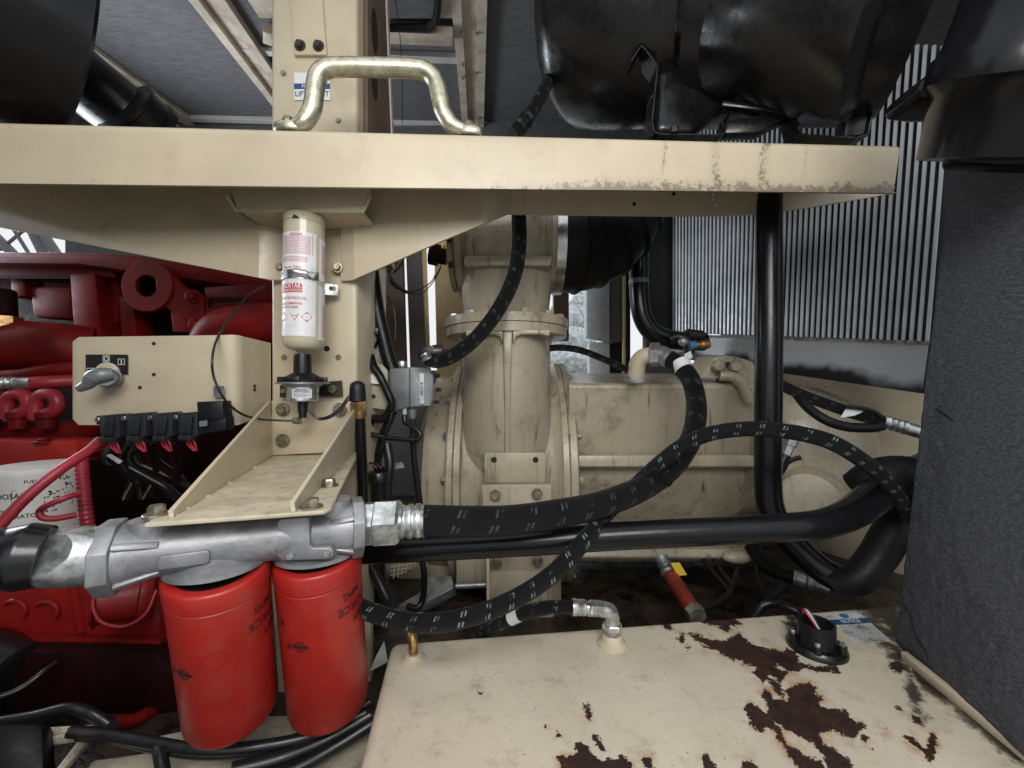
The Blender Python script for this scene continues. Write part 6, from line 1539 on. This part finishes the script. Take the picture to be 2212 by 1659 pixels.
rs = [rect2d(x, y, x + .0015 + .002 * random.random(), y + .0015 + .002 * random.random()) for x, y in [(random.uniform(.005, .045), random.uniform(.085, .155)) for _ in range(60)]]
lift(merge2d(rs), mw).build('paint_flecks', M['print_black'], fb_, kind='stuff')
g = G(); g.tube(PP((-40, 1180, .62), (0, 1135, .63), (60, 1072, .65), (130, 1015, .68), (190, 975, .72), (215, 952, .76)), .0080, 16); g.build('red_hose', M['red_hose'], None, 'thick red hose slanting across the white fuel filter', 'hose')
g = G(); g.tube(PP((172, 1066, .72), (140, 1076, .70), (105, 1090, .69), (86, 1104, .69), (92, 1118, .69), (120, 1120, .70), (165, 1112, .72)), .0050, 12); g.build('red_hose', M['red_hose'], None, 'small red u-shaped hose on the white fuel filter', 'hose')
g = G(); g.tube(PP((176, 985, .78), (180, 1040, .77), (185, 1100, .76), (195, 1165, .76)), .0105, 12, 12, (.008, .0012)); g.build('wire_loom', M['red_hose'], None, 'upright red taped loom right of the white fuel filter', 'loom')
g = G(); g.slab(PP((229, 984, .80), (238, 980, .80), (264, 996, .79), (256, 1002, .79)), .002); g.build('cable_label', M['white_label'], None, 'small white label on a cable under the relays', 'label')
# dark cables behind the bracket, below the relays
for i in range(11):
    rn = random.Random(40 + i); x0 = 235 + rn.random() * 150; pts = [(x0, 955 + rn.random() * 10, .82), (x0 + rn.uniform(-20, 40), 990 + rn.random() * 10, .86), (x0 + rn.uniform(0, 80), 1030 + rn.random() * 15, .9), (x0 + rn.uniform(20, 120), 1075, .92)]
    g = G(); g.tube(PP(*pts), .0045 + rn.random() * .004, 8, 10, (.0036, .0012) if i % 2 else None)
    g.build('cable', M['loom'], None, 'one of the tangled black cables between relays and filter bracket', 'cable', 'tangled cables below the relays')
g = G(); g.tube(PP((280, 1010, .78), (320, 1032, .79), (360, 1055, .80), (400, 1090, .82)), .009, 10, 10, (.0038, .0014)); g.build('wire_loom', M['loom'], None, 'corrugated loom slanting behind the left rib of the shelf', 'loom')
# ================================================================== BOTTOM LEFT: frame rails and cables
g = G(); g.slab([PZ(330, 1590, -.545), PZ(560, 1545, -.545), PZ(820, 1540, -.545), PZ(840, 1575, -.545), PZ(400, 1640, -.545)], .02, (0, 0, -1)); g.build('frame_rail', M['rail'], None, 'upper grimy cream frame rail under the red oil filters', 'frame rail', None, bevel=.004)
g = G(); g.slab([PZ(200, 1640, -.535), PZ(400, 1612, -.535), PZ(820, 1580, -.535), PZ(820, 1720, -.535), PZ(120, 1760, -.535)], .02, (0, 0, -1)); g.build('frame_rail', M['rail'], None, 'lower grimy cream frame rail along the bottom edge', 'frame rail', None, bevel=.005)
g = G(); g.slab(PP((585, 1230, .80), (625, 1230, .80), (632, 1600, .74), (588, 1610, .74)), .02); g.slab(PP((740, 1300, .82), (800, 1300, .82), (800, 1600, .76), (740, 1600, .76)), .02); g.build('frame_upright', M['cream_dirty'], None, 'cream upright behind the gap between the two oil filters', 'upright', bevel=.003)
g = G(); g.slab(PP((90, 1570, .60), (215, 1563, .62), (213, 1578, .61), (120, 1680, .52), (105, 1680, .52), (180, 1585, .59), (95, 1592, .60)), .012); g.build('angle_bracket', M['rail'], None, 'cream angle bracket in the bottom left corner', 'bracket', bevel=.002)
for pth, r_, lb in (([(150, 1580, .56), (230, 1588, .565), (330, 1605, .56), (420, 1618, .555), (520, 1617, .56), (640, 1598, .58), (720, 1570, .60), (790, 1540, .62)], .0075, 'main black cable sagging beneath the two oil filters'),
                    ([(170, 1590, .57), (260, 1600, .57), (360, 1622, .56), (470, 1630, .56), (600, 1612, .58), (720, 1560, .61), (800, 1515, .63)], .0060, 'second black cable just below the main sagging cable'),
                    ([(500, 1665, .54), (600, 1640, .56), (700, 1600, .59), (800, 1545, .62)], .0095, 'thick ribbed cable rising to the right beside the tank'),
                    ([(540, 1690, .53), (640, 1660, .555), (730, 1610, .585), (810, 1560, .61)], .0085, 'lowest ribbed cable rising beside the tank'),
                    ([(342, 1610, .56), (346, 1630, .55), (352, 1662, .54), (358, 1690, .53)], .0080, 'short cable dropping out of the bottom edge'),
                    ([(0, 1560, .60), (70, 1548, .61), (150, 1530, .62), (200, 1545, .62), (240, 1570, .6)], .0080, 'black cable with a pale highlight near the left edge'),
                    ([(-20, 1510, .62), (40, 1490, .64), (90, 1455, .66), (122, 1432, .68)], .0045, 'thin grey cable rising from the left edge')):
    g = G(); g.tube(PP(*pth), r_, 10); g.build('cable', M['wire'], None, lb, 'cable')
g = G(); g.tube(PP((250, 1560, .66), (290, 1555, .68), (320, 1540, .70), (350, 1530, .72)), .010, 10); g.build('red_hose', M['red'], None, 'dark red hose end on the floor behind the cables', 'hose')
g = G(); g.lathe(P(30, 1475, .70), P(-60, 1440, .70), [(0, .05), (.1, .06), (1, .06)], 28); g.build('rubber_mount', M['gloss_black'], None, 'shiny black rubber mount at the left edge below the engine', 'mount')
g = G(); g.slab(PP((-40, 1560, .56), (95, 1560, .58), (100, 1690, .55), (-40, 1690, .53)), .05); g.build('rubber_block', M['rubber'], None, 'black rubber block in the bottom left corner', 'block', bevel=.01)
g = G()
for i in range(9):
    g.tube(PP((330 + i * 3, 1555 - i * 2, .72), (345 + i * 4, 1530 - i * 4, .73), (380 + i * 3, 1500 - i * 3, .75)), .0018, 6)
g.build('green_wires', M['green_wire'], None, 'bundle of dark green wires behind the left oil filter', 'wires', kind='stuff')
# paper scraps right of the oil filters
g = G(); g.slab(PP((812, 1420, .74), (830, 1385, .80), (838, 1430, .76), (800, 1450, .74)), .001); g.build('paper_sheet', M['white_label'], None, 'scrap of white paper between oil filter and tank', 'paper')
# ================================================================== OUTSIDE, seen through the gap
CB = thing('electric_cabinet', P(1305, 760, 1.95), 'pale grey cabinet standing in the bright opening', 'cabinet')
g = G(); g.slab(PP((1266, 592, 1.9), (1318, 560, 1.9), (1318, 738, 1.9), (1266, 728, 1.9)), .06); g.build('cabinet_front', M['yellow_cab'], CB, bevel=.01)
g = G(); g.slab(PP((1318, 545, 1.92), (1346, 545, 1.92), (1346, 738, 1.92), (1318, 742, 1.92)), .06); g.build('cabinet_side', M['grey_strip'], CB, bevel=.006)
g = G(); g.slab(PP((1272, 738, 1.95), (1318, 738, 1.95), (1318, 960, 1.95), (1272, 960, 1.95)), .05); g.build('cabinet_base', M['yellow_cab'], CB, bevel=.01)
for x, y, Y, r_, sq, lb in ((1212, 690, 6.0, .30, (1, .8, .7), 'upper plastic wrapped machine outside the opening'), (1225, 735, 5.5, .32, (1.2, .8, .6), 'middle plastic wrapped machine outside the opening'), (1235, 785, 5.0, .36, (1.3, .8, .5), 'lowest plastic wrapped bundle outside the opening'), (1262, 668, 7.0, .32, (.8, .8, 1.0), 'farthest plastic wrapped machine beside the cabinet')):
    g = G(); g.ball(P(x, y, Y), r_, 40, 24, sq)
    g.v = [v + (v - P(x, y, Y)) * (noise.noise(v * 5) * .18 + noise.noise(v * 14) * .10) for v in g.v]
    g.build('wrapped_machine', M['wrap'], None, lb, 'machine', 'wrapped machines outside', ang=25)
g = G(); g.slab(PP((1266, 620, 8), (1272, 620, 8), (1272, 665, 8), (1266, 665, 8)), .05); g.slab(PP((1266, 620, 8), (1300, 618, 8), (1300, 624, 8), (1266, 626, 8)), .05); g.build('blue_frame', M['blue_post'], None, 'blue steel frame far outside the opening', 'frame')
g = G(); g.tube(PP((845, -60, 1.3), (862, 60, 1.3), (868, 150, 1.3), (869, 270, 1.3)), .0012, 6); g.build('thin_cable', M['wire'], None, 'thin dark cable hanging from the roof behind the handle', 'cable')
for x, y in ((938, 522), ):
    pass
# pylon and building seen at the far left through the gap under the gusset
PY = thing('lattice_mast', P(60, 560, 9), 'dark lattice steelwork outside at the far left gap', 'steelwork')
for i, (a_, b_) in enumerate((((-20, 500), (40, 560)), ((20, 480), (70, 560)), ((60, 480), (100, 560)), ((0, 540), (60, 490)), ((90, 500), (130, 560)))):
    g = G(); g.tube(PP((*a_, 9), (*b_, 9)), .035 if i % 2 else .09, 6, smooth=False); g.build('strut', M['grey_strip'], PY)
